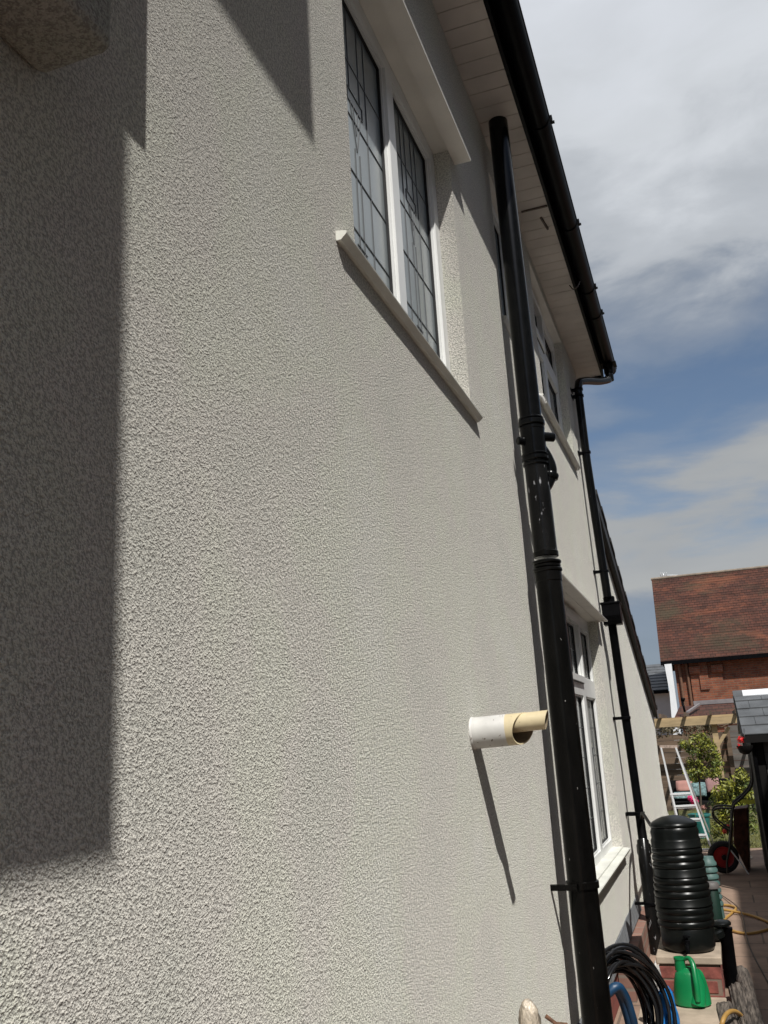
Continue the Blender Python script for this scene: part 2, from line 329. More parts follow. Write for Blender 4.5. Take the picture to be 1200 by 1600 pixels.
# ---------------------------------------------------------------- the rendered house
H = empty('rendered_house', (0, 0, 0), 'cream spray rendered house with black pipes and leaded windows filling the left of the view', 'house')
ZS, YE, XD = 4.88, 8.02, -.13
wins = [(2.10, 3.40, 2.925, 4.16), (4.37, 4.98, 3.80, 4.68), (5.62, 7.06, 3.72, 4.80), (5.0, 7.32, .80, 2.50)]
BAYY, BAYZ = wx(178, 85, .12).y, wx(178, 85, .12).z
b = MB()
ys = sorted({-3.0, YE, *[w[0] for w in wins], *[w[1] for w in wins]}); zs = sorted({.375, ZS, *[w[2] for w in wins], *[w[3] for w in wins]})
for i in range(len(ys)-1):
    for j in range(len(zs)-1):
        yc, zc = (ys[i]+ys[i+1])/2, (zs[j]+zs[j+1])/2
        if any(w[0] < yc < w[1] and w[2] < zc < w[3] for w in wins): continue
        b.add([(0, ys[i], zs[j]), (0, ys[i+1], zs[j]), (0, ys[i+1], zs[j+1]), (0, ys[i], zs[j+1])], [(0, 1, 2, 3)])
for y0, y1, z0, z1 in wins:
    b.add([(0, y0, z0), (0, y1, z0), (0, y1, z1), (0, y0, z1), (XD, y0, z0), (XD, y1, z0), (XD, y1, z1), (XD, y0, z1)],
          [(0, 1, 5, 4), (1, 2, 6, 5), (3, 0, 4, 7)])
    b.add([(0, y1, z1), (0, y0, z1), (XD, y0, z1), (XD, y1, z1)], [(0, 1, 2, 3)], 1)
b.add([(0, -3, .375), (-.25, -3, .375), (-.25, -3, ZS), (0, -3, ZS)], [(0, 1, 2, 3)])
b.add([(0, -3, .375), (0, YE, .375), (-.25, YE, .375), (-.25, -3, .375)], [(0, 1, 2, 3)])
b.add([(0, YE, 2.0), (-6, YE, 2.0), (-6, YE, 5.0), (0, YE, ZS)], [(0, 1, 2, 3)])
b.add([(-.25, -3, .375), (-.25, YE, .375), (-.25, YE, 5.0), (-.25, -3, 5.0)], [(0, 1, 2, 3)])
b.build('wall', ['render', 'smooth'], H)
# wall of the low rear extension, its end splaying out towards the ground
rz = lambda y: 3.60-(y-8.02)*.334
end = [(13.45, rz(13.45)), (13.42, 1.7), (13.36, 1.35), (13.38, 1.0), (13.52, .78), (13.80, .56), (14.25, .40), (14.6, .30), (14.6, 0)]
poly = [(YE+.001, .375), (YE+.001, rz(YE))]+end+[(YE+1.2, 0), (YE+1.2, .375)]
b = MB(); b.prism(poly, 0, -.25, -.0006); b.build('extension_wall', 'render', H)
# shallow bay by the camera with its ledge, the deep upper bay behind it and the jettied gable above
b = MB(); b.box(0.0005, .12, -2.0, BAYY, BAYZ, 3.9); b.build('bay', render_mat('shade toned spray render', (.50, .50, .46)), H, bevel=.014)  # bay render coloured darker than the wall to stand in for corner shade
b = MB(); b.box(.1203, .142, -2.0, .868, 2.94, 3.9); b.build('bay_ledge', 'smooth', H)
b = MB(); b.box(.1210, .74, -2.5, -.160, 3.315, 4.85); b.build('upper_bay', 'smooth', H)
b = MB(); b.box(.0005, .71, -2.5, .67, 4.853, 5.9); b.build('gable_jetty', 'smooth', H)
# bead and brick plinth
b = MB()
n = 120
for i in range(n):
    y0, y1 = -3+i*(11.0/n), -3+(i+1)*(11.0/n)
    t0, t1 = .375+.012*math.sin(y0*5.1)*math.sin(y0*1.7), .375+.012*math.sin(y1*5.1)*math.sin(y1*1.7)
    b.add([(.004, y0, t0), (.004, y1, t1), (.022, y1, .262), (.022, y0, .262), (-.1, y0, .26), (-.1, y1, .26)], [(0, 1, 2, 3), (3, 2, 5, 4)])
    b.add([(.004, y0, t0), (.004, y1, t1), (-.01, y1, t1+.001), (-.01, y0, t0+.001)], [(0, 1, 2, 3)])
tag(b.build('bell_bead', 'concrete', H), 'grey weathered edge strip along the foot of the render')
b = MB(); b.box(-.25, -.025, -3, 8.2, -.01, .2595); b.build('plinth', 'redpaint', H)
b = MB(); b.box(-.02, .075, 6.35, 8.3, -.01, .235); tag(b.build('footing', brick_mat('pinkish brick', (.30, .17, .13), (.24, .13, .10), (.26, .21, .17), axes=(1, 2)), H), 'pinkish brick footing behind the far rainwater pipe')
# soffit boards, fascia, roof
b = MB()
y = .68
while y < 8.12:
    w = .118; b.box(-.01, .220, y, min(y+w-.005, 8.14), ZS+random.uniform(0, .0015), ZS+.012); y += w
b.box(-.02, .221, .68, 8.14, ZS+.0125, ZS+.02)
b.build('soffit', 'soffit', H)
b = MB(); b.box(.2215, .240, .68, 8.16, 4.853, 5.02); b.box(-.3, .2213, 8.141, 8.16, 4.853, 5.02); b.build('fascia', 'black', H)
b = MB()
sl = .62
for k in range(14):
    x0 = .30-k*.30; x1 = x0-.33; z0 = 4.985+k*.30*sl; z1 = z0+.33*sl
    b.add([(x0, -3, z0+.02), (x0, 8.22, z0+.02), (x1, 8.22, z1), (x1, -3, z1), (x0, -3, z0), (x0, 8.22, z0), (x1, 8.22, z1-.02), (x1, -3, z1-.02)],
          [(0, 1, 2, 3), (4, 7, 6, 5), (0, 4, 5, 1), (1, 5, 6, 2), (3, 7, 4, 0)])
b.build('roof', 'tile_main', H)
# gutter: half round with rolled lips
b = MB()
gp = []
gx, gz, gr = .302, 4.942, .056
for i in range(17):
    a = PI+PI*i/16; gp.append((gx+gr*math.cos(a), gz+gr*math.sin(a)))
for o_, r_ in ((0, gr), (1, gr-.004)):
    pass
outer = gp; inner = [(gx+(gr-.004)*math.cos(PI+PI*i/16), gz+(gr-.004)*math.sin(PI+PI*i/16)) for i in range(17)]
full = outer+[(gx+gr+.003, gz+.004), (gx+gr+.003, gz+.014), (gx+gr-.005, gz+.014)]+inner[::-1]+[(gx-gr, gz+.012)]
b.prism(full, 1, .2, 8.20)
b.tube([(gx+gr+.001, .2, gz+.002), (gx+gr+.001, 8.2, gz+.002)], .0045, 8)
b.prism([(p[0], p[1]) for p in outer], 1, 8.201, 8.206)
G = b.build('gutter', 'black', H)
for (px, py) in ((861, 186), (903, 342), (930, 446), (946, 528)):
    yc = wx(px, py, .365).y; c = MB()
    p1 = [(gx+(gr+.006)*math.cos(PI+PI*i/16), gz+(gr+.006)*math.sin(PI+PI*i/16)) for i in range(17)]
    p2 = [(gx+(gr+.001)*math.cos(PI+PI*i/16), gz+(gr+.001)*math.sin(PI+PI*i/16)) for i in range(17)][::-1]
    c.prism(p1+p2, 1, yc-.03, yc+.03)
    c.box(gx+gr, gx+gr+.014, yc-.016, yc+.016, gz-.012, gz+.024); c.box(gx+gr-.01, gx+gr+.022, yc+.02, yc+.034, gz+.0, gz+.012)
    c.build('gutter_union', 'black', G)
# outlet, stop end and swan neck
O1 = Vector((gx, 7.93, 4.87))
c = MB(); c.lathe((gx, 7.93, 4.80), [(.040, 0), (.042, .01), (.042, .05), (.046, .055), (.046, .10)], 20); c.box(gx-.06, gx+.075, 7.86, 8.0, 4.878, 4.884)
c.build('gutter_outlet', 'black', G)
def bez(pts, n=8):      # Catmull-Rom through points
    P = [Vector(p) for p in pts]; P = [P[0]*2-P[1]]+P+[P[-1]*2-P[-2]]; out = []
    for i in range(1, len(P)-2):
        for k in range(n):
            t = k/n; out.append(.5*((2*P[i])+(-P[i-1]+P[i+1])*t+(2*P[i-1]-5*P[i]+4*P[i+1]-P[i+2])*t*t+(-P[i-1]+3*P[i]-3*P[i+1]+P[i+2])*t**3))
    out.append(P[-2]); return out
DPX = [(.060, 7.42, 4.50), (.062, 7.42, 3.85), (.075, 7.50, 3.2), (.085, 7.56, 2.72)]
dp = MB()
dp.tube([(gx, 7.93, 4.80), (gx, 7.93, 4.765)]+bez([(gx-.01, 7.915, 4.735), (.22, 7.76, 4.675), (.12, 7.54, 4.615), (.072, 7.44, 4.575)], 6)+[DPX[0]], .034, 16)
dp.tube(DPX, .034, 16)
dp.lathe((gx, 7.93, 4.73), [(.038, 0), (.038, .05)], 16)
DP = dp.build('downpipe', 'pipe', H)
tag(DP, 'black rainwater pipe dropping from the far end of the gutter')
def clip(parent, x, y, z, r, h=.03, n=20, name='pipe_bracket', m='black', wall=True):
    c = MB(); c.lathe((x, y, z-h/2), [(r+.001, 0), (r+.007, .002), (r+.007, h-.002), (r+.001, h)], n)
    if wall: c.box(.0005, x, y-.018, y+.018, z-h/2, z+h/2); c.box(.0006, .008, y-.055, y+.055, z-h/2+.001, z+h/2-.001)
    else: c.box(x-.01, x+.012, y-r-.03, y-r, z-h/2, z+h/2)
    return c.build(name, m, parent)
for z, x, y in ((4.50, .06, 7.42), (4.44, .06, 7.42), (3.93, .062, 7.42), (2.93, .082, 7.54)): clip(DP, x, y, z, .034, .022)
# hopper and lower rainwater pipe
b = MB(); hx, hy = .10, 7.60
b.prism([(hy-.085, 2.66), (hy+.085, 2.66), (hy+.085, 2.56), (hy+.055, 2.49), (hy-.055, 2.49), (hy-.085, 2.56)], 0, hx-.07, hx+.075)
b.box(hx-.078, hx+.083, hy-.093, hy+.093, 2.655, 2.672)
b.lathe((hx-.01, hy, 2.672), [(.046, 0), (.046, .05), (.04, .055)], 16)
HP = b.build('hopper', 'black', H, bevel=.004)
tag(HP, 'square black hopper head joining the two rainwater pipes')
b = MB(); b.tube([(.09, 7.62, 2.49), (.095, 7.68, 2.05), (.10, 7.80, 1.5), (.105, 7.86, .98), (.112, 7.80, .80)], [.034, .034, .034, .034, .036], 16)
LP = b.build('lower_downpipe', 'black', H)
clip(LP, .097, 7.74, 1.75, .034, .024); clip(LP, .105, 7.855, 1.0, .036, .03)
b = MB(); b.tube([(.11, 7.80, .80), (.118, 7.70, .62), (.12, 7.68, .4), (.125, 7.70, .0)], [.046, .05, .05, .05], 18); b.lathe((.113, 7.78, .70), [(.052, 0), (.056, .01), (.056, .07), (.05, .08)], 18, axis=(-.02, .3, 1))
F = b.build('gully_pipe', 'scuffed', H); clip(F, .12, 7.68, .36, .05, .02)
# extension roof verge
b = MB(); y0, y1 = 8.03, 12.95
def slab(bb, x0, x1, ya, yb, top, th, mi=0):
    bb.add([(x, y, rz2(y)+dz) for x in (x0, x1) for y in (ya, yb) for dz in (top, top-th)],
           [(0, 1, 3, 2), (4, 6, 7, 5), (0, 4, 5, 1), (2, 3, 7, 6), (0, 2, 6, 4), (1, 5, 7, 3)], mi)
rz2 = lambda y: 3.755-(y-8.02)*.334
k = 0; y = y0
while y < y1+.4:
    slab(b, -3.6, .062+.006*(k % 2), y, min(y+.30, y1+.45), .012+.003*(k % 2), .045); y += .28; k += 1
b.build('extension_roof', 'tile_main', H)
b = MB(); slab(b, .0335, .056, y0, y1+.4, -.035, .135); slab(b, .0005, .033, y0, y1+.42, -.05, .09, 1)
tag(b.build('bargeboard', ['black', 'greybrown'], H), 'black verge board on the sloping extension roof')
# ---------------------------------------------------------------- windows
def lead_art(mb, y0, y1, z0, z1, X, motif=True, rows=5):
    w, t = .0035, .003
    def seg(u0, v0, u1, v1):
        p = Vector((X, y0+(y1-y0)*u0, z0+(z1-z0)*v0)); q = Vector((X, y0+(y1-y0)*u1, z0+(z1-z0)*v1))
        mb.bar(p, q, w, t, up=(1, 0, 0))
    for r in range(1, rows): seg(0, r/rows, 1, r/rows)
    for u in (.30, .72): seg(u, 0, u, 1)
    if motif:
        seg(.42, .70, .42, 1); seg(.60, .70, .60, 1); seg(.38, .70, .64, .70); seg(.38, .655, .64, .655); seg(.38, .655, .38, .70); seg(.64, .655, .64, .70)
        seg(.42, .655, .51, .50); seg(.60, .655, .51, .50); seg(.47, .655, .51, .56); seg(.55, .655, .51, .56)
        seg(.47, .50, .47, .16); seg(.55, .50, .55, .16); seg(.47, .16, .51, .07); seg(.55, .16, .51, .07); seg(.43, .16, .59, .16)
def window(y0, y1, z0, z1, X, cells, name='window', gl='glass', frame=.048, motif=True, label=None):
    """cells: list of (ya, yb, za, zb, sash) glazed areas; the frame fills what lies between"""
    f = MB(); d = .055
    e = .0008
    ycs = sorted({y0+e, y1-e, *[c[0] for c in cells], *[c[1] for c in cells]}); zcs = sorted({z0+e, z1-e, *[c[2] for c in cells], *[c[3] for c in cells]})
    f.add([], [])
    for i in range(len(ycs)-1):
        for j in range(len(zcs)-1):
            yc, zc = (ycs[i]+ycs[i+1])/2, (zcs[j]+zcs[j+1])/2
            if any(c[0] < yc < c[1] and c[2] < zc < c[3] for c in cells): continue
            f.add([(X, ycs[i], zcs[j]), (X, ycs[i+1], zcs[j]), (X, ycs[i+1], zcs[j+1]), (X, ycs[i], zcs[j+1])], [(0, 1, 2, 3)])
    gk = MB(); pn = []; ld = MB()
    for (a, bb, c, dd, sash) in cells:
        f.add([(X, a, c), (X, bb, c), (X, bb, dd), (X, a, dd), (X-d, a, c), (X-d, bb, c), (X-d, bb, dd), (X-d, a, dd)], [(0, 1, 5, 4), (1, 2, 6, 5), (2, 3, 7, 6), (3, 0, 4, 7)])
        q = (a, bb, c, dd)
        s = .012
        # glazing bead: a stepped slope inside the opening
        for (u0, u1, v0, v1) in ((a, a+s, c, dd), (bb-s, bb, c, dd), (a+s, bb-s, c, c+s), (a+s, bb-s, dd-s, dd)):
            f.box(X-.03, X-.012, u0+.0003, u1-.0003, v0+.0003, v1-.0003)
        if sash:        # opening casement: a proud frame with a sloped face
            w = .042; pr = .018
            for (u0, u1, v0, v1) in ((a-w, a, c-w, dd+w), (bb, bb+w, c-w, dd+w), (a+.0005, bb-.0005, c-w, c), (a+.0005, bb-.0005, dd, dd+w)):
                f.box(X+.0015, X+pr, u0, u1, v0, v1)
            gk.box(X+.0002, X+.006, a-w-.006, a-w-.0005, c-w-.006, dd+w+.006); gk.box(X+.0002, X+.006, bb+w+.0005, bb+w+.006, c-w-.006, dd+w+.006)
            gk.box(X+.0002, X+.006, a-w, bb+w, c-w-.006, c-w-.0005); gk.box(X+.0002, X+.006, a-w, bb+w, dd+w+.0005, dd+w+.006)
        s2 = s+.006
        for (u0, u1, v0, v1) in ((a+s, a+s2, c+s, dd-s), (bb-s2, bb-s, c+s, dd-s), (a+s2, bb-s2, c+s, c+s2), (a+s2, bb-s2, dd-s2, dd-s)):
            gk.box(X-.029, X-.020, u0, u1, v0, v1)
        p = MB(); p.box(X-.040, X-.031, a+.001, bb-.001, c+.001, dd-.001); pn.append(p)
        if motif is not None: lead_art(ld, a+s2, bb-s2, c+s2, dd-s2, X-.0295, motif and (dd-c) > .6, 5 if dd-c > .6 else 2)
    Fm = f.build(name, 'upvc', H)
    if label: Fm['label'] = label
    for p in pn: p.build('pane', gl if not isinstance(gl, list) else gl[pn.index(p)], Fm)
    gk.build('gasket', 'gasket', Fm)
    if ld.v: ld.build('leading', 'lead', Fm)
    return Fm
X1 = -.072
w1 = window(2.10, 3.40, 2.925, 4.16, X1, [(2.165, 2.742, 2.985, 4.095, 0), (2.822, 3.332, 2.985, 4.095, 0)], label='large upper leaded window with grey obscured glass')
w2 = window(4.37, 4.98, 3.80, 4.68, -.05, [(4.43, 4.92, 3.86, 4.62, 0)], gl='glass', label='small upper window half hidden behind the thick black pipe')
w3 = window(5.62, 7.06, 3.72, 4.80, -.06, [(5.70, 6.30, 4.46, 4.70, 1), (5.70, 6.30, 3.78, 4.33, 0), (6.42, 6.98, 4.46, 4.70, 0), (6.42, 6.98, 3.78, 4.33, 0)], gl='darkglass', motif=None, label='farther upper window close under the soffit')
w4 = window(5.0, 7.32, .80, 2.50, -.072, [(5.10, 5.78, 2.03, 2.40, 1), (5.10, 5.78, .87, 1.90, 0), (5.90, 6.58, 2.03, 2.40, 1), (5.90, 6.58, .87, 1.90, 0), (6.70, 7.265, 2.03, 2.40, 0), (6.70, 7.265, .87, 1.90, 0)], gl=['darkglass', 'darkglass', 'darkglass', 'darkglass', 'curtain', 'curtain'], label='tall ground floor leaded window beyond the thick black pipe')
def sill(parent, y0, y1, z, X, th=.035, back=-.07, ya=None, yb=None):
    c = MB()
    c.prism([(-.0, z), (X, z-.004), (X+.003, z-.009), (X+.002, z-.013), (X-.014, z-th), (.0006, z-th)], 1, y0, y1)
    c.box(back, -.0004, (ya or y0), (yb or y1), z-.004, z+.012)
    o = c.build('sill', 'sill', parent); return o
sill(w1, 1.955, 3.475, 2.932, .028, .028, X1, 2.101, 3.399)
sill(w2, 4.37, 5.0, 3.805, .018, .04, -.05, 4.371, 4.979)
sill(w3, 5.36, 7.10, 3.722, .034, .030, -.06, 5.621, 7.059)
sill(w4, 4.85, 7.37, .802, .045, .040, -.072, 5.001, 7.319)
# drip hoods over the two leaded windows
def hood(y0, y1, z, X, h=.10):
    c = MB(); c.prism([(.0004, z), (X, z), (X+.002, z+.008), (X*.55, z+h*.35), (.0004, z+h)], 1, y0, y1)
    return c.build('hood', 'smooth', H)
hood(2.0, 3.49, 4.142, .076)
hood(4.8, 7.42, 2.502, .075)
# ---------------------------------------------------------------- soil pipe
def sp(z): t = (4.9-z)/4.9; return Vector((.098+.034*t, 4.245, z))
b = MB()
def sec(z0, z1, r0, r1, n=28): b.tube([sp(z0), sp((z0*2+z1)/3), sp((z0+2*z1)/3), sp(z1)], [r0, r0*.67+r1*.33, r0*.33+r1*.67, r1], n)
sec(4.90, 3.10, .052, .054)
SP = b.build('soil_pipe', 'pipe', H); tag(SP, 'thick black soil pipe running from the ground up to the soffit')
b = MB()
def ring(bb, z, r, h, mi=0):
    p = sp(z); bb.lathe((p.x, p.y, z-h/2), [(r-.004, 0), (r, .004), (r, h-.004), (r-.004, h)], 32)
ring(b, 3.155, .062, .014); ring(b, 3.132, .066, .028); ring(b, 3.104, .062, .020)
sec(3.11, 2.955, .060, .060)
ring(b, 2.968, .065, .012); ring(b, 2.947, .066, .022); ring(b, 2.920, .063, .016)
pc = sp(3.045)
b.lathe(pc+Vector((0, 0, -.005)), [(.021, 0), (.021, .082), (.016, .086)], 18, axis=(-.80, -.60, 0))
b.lathe(pc+Vector((.030, .020, .022)), [(.024, 0), (.024, .075), (.019, .08)], 18, axis=(.80, .60, 0))
b.tube(bez([(pc.x+.02, 4.26, 3.02), (pc.x+.052, 4.28, 2.95), (pc.x+.062, 4.285, 2.88), (pc.x+.03, 4.27, 2.81), (pc.x-.01, 4.25, 2.79)], 6), .032, 16)
b.lathe((pc.x+.060, 4.285, 2.865), [(.036, -.016), (.040, -.010), (.040, .010), (.036, .016)], 20, axis=(-.35, -.1, -1))
b.build('branch_fitting', 'pipe', SP)
b = MB(); sec(2.925, 2.46, .0555, .0565); b.build('scuffed_section', 'scuffed', SP)
b = MB(); ring(b, 2.470, .060, .03); ring(b, 2.430, .068, .016); ring(b, 2.412, .064, .018); ring(b, 2.392, .069, .018); ring(b, 2.36, .064, .05); b.build('collar', 'castiron', SP)
b = MB(); sec(2.35, -.005, .0605, .066, 32); b.build('lower_section', 'castiron', SP)
p = sp(1.0); c = MB(); c.lathe((p.x, p.y, .985), [(.064, 0), (.0715, .002), (.0715, .030), (.064, .032)], 32)
c.box(p.x-.03, p.x-.01, p.y-.095, p.y-.055, .986, 1.014); c.box(.0005, p.x-.01, p.y-.092, p.y-.068, .988, 1.012)
c.tube([(p.x-.02, p.y-.094, 1.0), (p.x-.02, p.y-.106, 1.0)], .008, 8)
c.build('pipe_bracket', 'castiron', SP)
# ---------------------------------------------------------------- waste stub poking through the wall
TP = Vector((0, 3.005, 1.652)); ax = Vector((1, .0, .035)).normalized()
b = MB(); b.lathe(TP-ax*.01, [(.051, 0), (.051, .125), (.0505, .127)], 32, axis=ax); b.lathe(TP, [(.0545, 0), (.0535, .004), (.0512, .007)], 32, axis=ax)
T = b.build('waste_stub', 'pvcwhite', H); tag(T, 'short white pipe stub with a yellowed slanted spout')
# angled cream socket: outer tube cut on the slant
def cut_tube(bb, base, axis, r, ri, cut, n=40, mi=0):
    d = axis; e1 = Vector((0, 1, 0)); e2 = d.cross(e1).normalized(); e2 = e2 if e2.z > 0 else -e2
    vo = []; vi = []; bo = []; bi = []
    for j in range(n):
        a = 2*PI*j/n; r_ = e1*math.cos(a)+e2*math.sin(a); h = cut(math.sin(a), math.cos(a))
        bo.append(base+r_*r); bi.append(base+r_*ri); vo.append(base+r_*r+d*h); vi.append(base+r_*ri+d*h)
    for j in range(n):
        k = (j+1) % n
        bb.add([bo[j], bo[k], vo[k], vo[j]], [(0, 1, 2, 3)], 0, True); bb.add([bi[j], bi[k], vi[k], vi[j]], [(0, 3, 2, 1)], 1, True)
        bb.add([vo[j], vo[k], vi[k], vi[j]], [(0, 1, 2, 3)], 0)
b = MB(); cut_tube(b, TP+ax*.117, ax, .0505, .046, lambda s, c: .052+.026*c+.012*s); b.build('socket', ['pvccream', 'pvcin'], T)
b = MB(); P2 = TP+ax*.13+Vector((0, 0, .0185)); ax2 = Vector((1, .0, .05)).normalized()
cut_tube(b, P2, ax2, .030, .0265, lambda s, c: .118+.008*s); b.build('spout', ['pvccream', 'pvcin'], T)
# small white overflow elbow high on the wall
b = MB(); q = wx(836, 619, .0); b.tube(bez([(0, 5.0, 3.575), (.045, 5.0, 3.575), (.070, 5.01, 3.56), (.085, 5.03, 3.525)], 6), .011, 12); b.lathe((.045, 5.0, 3.575), [(.014, -.012), (.014, .012)], 12, axis=(1, 0, 0))
b.build('overflow_pipe', 'pvcwhite', H)
# loose hook under the soffit and a trim strip
b = MB(); b.tube(bez([wx(890, 446, .20)*1, wx(896, 452, .235), wx(903, 447, .27), wx(906, 440, .28)], 5), .004, 8)
b.build('soffit_hook', 'grey', H)
b = MB(); b.box(.05, .215, 5.14, 5.155, 4.873, 4.8795); b.build('joint_trim', 'grey', H)
b = MB()
q = wz(845, 340, 4.873); q2 = wz(856, 358, 4.873); b.bar((q.x, q.y, 4.872), (q2.x, q2.y, 4.872), .012, .01)
b.build('soffit_latch', 'grey', H)

# ================================================================ things near the wall
# water butt on a brick stand
B0 = Vector((.425, 6.46, .30))
st = empty('brick_stand', (.425, 6.5, 0), 'low red brick stand with stone slab under the black water butt', 'plinth')
b = MB(); x0, x1, ya, yb = .24, .60, 6.25, 6.9
b.box(x0+.006, x1-.006, ya+.006, yb-.006, 0, .245); b.build('mortar_core', 'mortar', st)
b = MB()
for r in range(3):
    z0 = .012+r*.078; off = 0 if r % 2 == 0 else -.11
    x = x0+off
    while x < x1-.01:
        a, c = max(x, x0), min(x+.215, x1)
        if c-a > .03: b.box(a, c-.0, ya+random.uniform(0, .004), ya+.1, z0, z0+.067)
        x += .226
    y = ya+.11+(.0 if r % 2 else .06)
    while y < yb: b.box(x1-.1, x1, y, min(y+.21, yb), z0, z0+.067); y += .222
b.build('brickwork', 'brickred', st, bevel=.004)
b = MB(); b.box(x0-.01, x1+.012, ya-.008, yb+.01, .250, .292); b.build('cap_slab', 'slab', st, bevel=.006)
wb = empty('water_butt', B0, 'black ribbed plastic water butt with domed lid on the brick stand', 'water butt')
prof = [(.10, -.006), (.152, 0), (.161, .02), (.163, .128), (.160, .132)]
h = .134
def Rb(hh): return .161+.013*math.sin(min(1, hh/.42)*PI*.9)-.011*max(0, (hh-.40)/.25)
for grp in range(3):
    for k in range(3):
        r = Rb(h); prof += [(r-.006, h+.001), (r-.001, h+.007), (r+.001, h+.014), (r+.001, h+.024), (r-.001, h+.032), (r-.006, h+.038)]; h += .0405
    r = Rb(h); prof += [(r-.004, h+.001), (r+.003, h+.003), (r+.0035, h+.007), (r-.001, h+.011), (r-.001, h+.046), (r-.003, h+.049)]; h += .051
prof += [(Rb(h)-.006, h+.01), (.152, h+.045), (.142, h+.075), (.126, h+.09)]
b = MB(); b.lathe(B0, prof, 64); body = b.build('barrel', 'butt', wb, sharp=60)
ht = h+.085
b = MB(); b.lathe(B0+Vector((0, 0, ht)), [(.120, -.012), (.145, -.010), (.148, -.004), (.147, .006), (.135, .020), (.105, .036), (.07, .050), (.03, .057), (.002, .058)], 64); b.build('lid', 'butt', wb, sharp=60)
b = MB(); tp = B0+Vector((.0, -.155, .055)); b.tube([tp, tp+Vector((0, -.05, 0)), tp+Vector((0, -.065, -.01)), tp+Vector((0, -.067, -.04))], .012, 12); b.lathe(tp+Vector((0, -.035, .0)), [(.018, 0), (.018, .025), (.008, .03), (.008, .04), (.022, .042), (.022, .05)], 12)
b.build('tap', 'black', wb)
b = MB(); b.tube(bez([B0+Vector((-.11, .05, ht-.05)), B0+Vector((-.17, .4, ht-.04)), B0+Vector((-.26, .95, ht-.0)), (.12, 7.8, .97)], 6), .012, 10); b.build('link_pipe', 'black', wb)
# green watering can
b = MB(); b.box(.13, .61, 5.62, 6.243, 0, .074); tag(b.build('stone_step', 'slab', loc=(.37, 5.9, 0), bevel=.006), 'low beige stone slab under the green watering can', 'slab')
wc0 = Vector((.425, 6.06, .075)); wc = empty('watering_can', wc0, 'bright green plastic watering can below the tap of the black butt', 'watering can')
b = MB(); prof = []
b.lathe(wc0, [(.095, .002), (.104, .01), (.104, .03), (.098, .09), (.088, .14), (.078, .172), (.066, .186), (.045, .194), (.040, .200)], 40, sx=1.0, sy=.80)
b.lathe(wc0+Vector((-.045, 0, .185)), [(.032, 0), (.030, .055), (.033, .058), (.033, .07)], 24)
b.build('can_body', 'green', wc)
b = MB(); pts = bez([wc0+Vector((-.02, -.01, .245)), wc0+Vector((.012, -.03, .255)), wc0+Vector((.03, -.055, .225)), wc0+Vector((.035, -.085, .165)), wc0+Vector((.038, -.100, .11)), wc0+Vector((.035, -.098, .045))], 6)
b.tube(pts, [.010+.006*min(1, i/12) for i in range(len(pts))], 14); b.build('handle', 'green', wc)
b = MB(); pts = [wc0+Vector((.03, -.06, .02)), wc0+Vector((.055, -.055, .12)), wc0+Vector((.04, -.05, .20))]
b.tube(pts, [.045, .035, .02], 16); b.build('spout', 'green', wc)
# coil of black pipe leaning on the wall
b = MB(); cc = Vector((.165, 4.98, .31)); nrm = Vector((.78, -.58, .25)).normalized(); e1 = nrm.cross(Vector((0, 0, 1))).normalized(); e2 = e1.cross(nrm).normalized()
for k in range(19):
    R_ = random.uniform(.18, .305); o_ = nrm*random.uniform(-.09, .09); ph = random.uniform(0, 6.28); ex = random.uniform(.0, .03)
    sh = e1*random.uniform(-.012, .012)+e2*random.uniform(-.01, .02)
    pts = [cc+o_+sh+(e1*math.cos(a)+e2*math.sin(a))*(R_+ex*math.sin(2*a+ph))+nrm*.012*math.sin(3*a+ph) for a in [2*PI*i/56 for i in range(56)]]
    mz = min(p.z for p in pts)
    b.tube([p-Vector((0, 0, min(0, mz-.014))) for p in pts], .0095, 10, closed=True)
tag(b.build('pipe_coil', 'hose', loc=(.235, 4.98, 0)), 'coil of glossy black pipe leaning against the foot of the wall', 'pipe coil')
# blue hose loop between the pipes and a blue tarpaulin
b = MB(); 
for k in range(2):
    dx = k*.018
    pts = bez([(.05, 4.52-dx, .0+.03), (.055, 4.50-dx, .38), wy(957, 1545, 4.5)+Vector((dx*.2, 0, 0)), wy(968, 1552, 4.55)+Vector((dx, 0, 0)), wy(980, 1585, 4.6)+Vector((dx, 0, 0)), wy(990, 1625, 4.62)+Vector((dx, 0, 0)), (.28+dx, 4.6, .03)], 8)
    b.tube(pts, .020, 12)
tag(b.build('blue_hose', 'blue', loc=(.1, 4.5, 0)), 'loop of thick blue hose standing just behind the thick black pipe', 'hose')
def crumple(bb, c, rx, ry, rz_, n=3, amp=.18, seed=1, flat=None):
    bm = bmesh.new(); bmesh.ops.create_icosphere(bm, subdivisions=n, radius=1); rnd = random.Random(seed)
    bm.verts.ensure_lookup_table(); vs = []
    for v in bm.verts:
        k = 1+rnd.uniform(-amp, amp)+.12*math.sin(v.co.x*5+seed)*math.cos(v.co.z*6+v.co.y*4); z = v.co.z*k*rz_
        vs.append((c[0]+v.co.x*k*rx, c[1]+v.co.y*k*ry, max(.0 if flat is None else flat, c[2]+z)))
    fs = [tuple(v.index for v in f.verts) for f in bm.faces]; bm.free(); bb.add(vs, fs)
b = MB(); crumple(b, (.34, 5.22, .15), .055, .10, .22, 4, .06, 5)
tag(b.build('tarpaulin', 'tarp', loc=(.345, 5.28, 0)), 'crumpled bright blue tarpaulin behind the black pipe coil', 'tarpaulin')
b = MB(); crumple(b, (.285, 5.55, .20), .035, .05, .20, 3, .14, 8)
tag(b.build('plastic_wrap', 'film', loc=(.285, 5.55, 0)), 'scrap of crumpled clear plastic wrap sticking up beside the green watering can', 'plastic wrap')
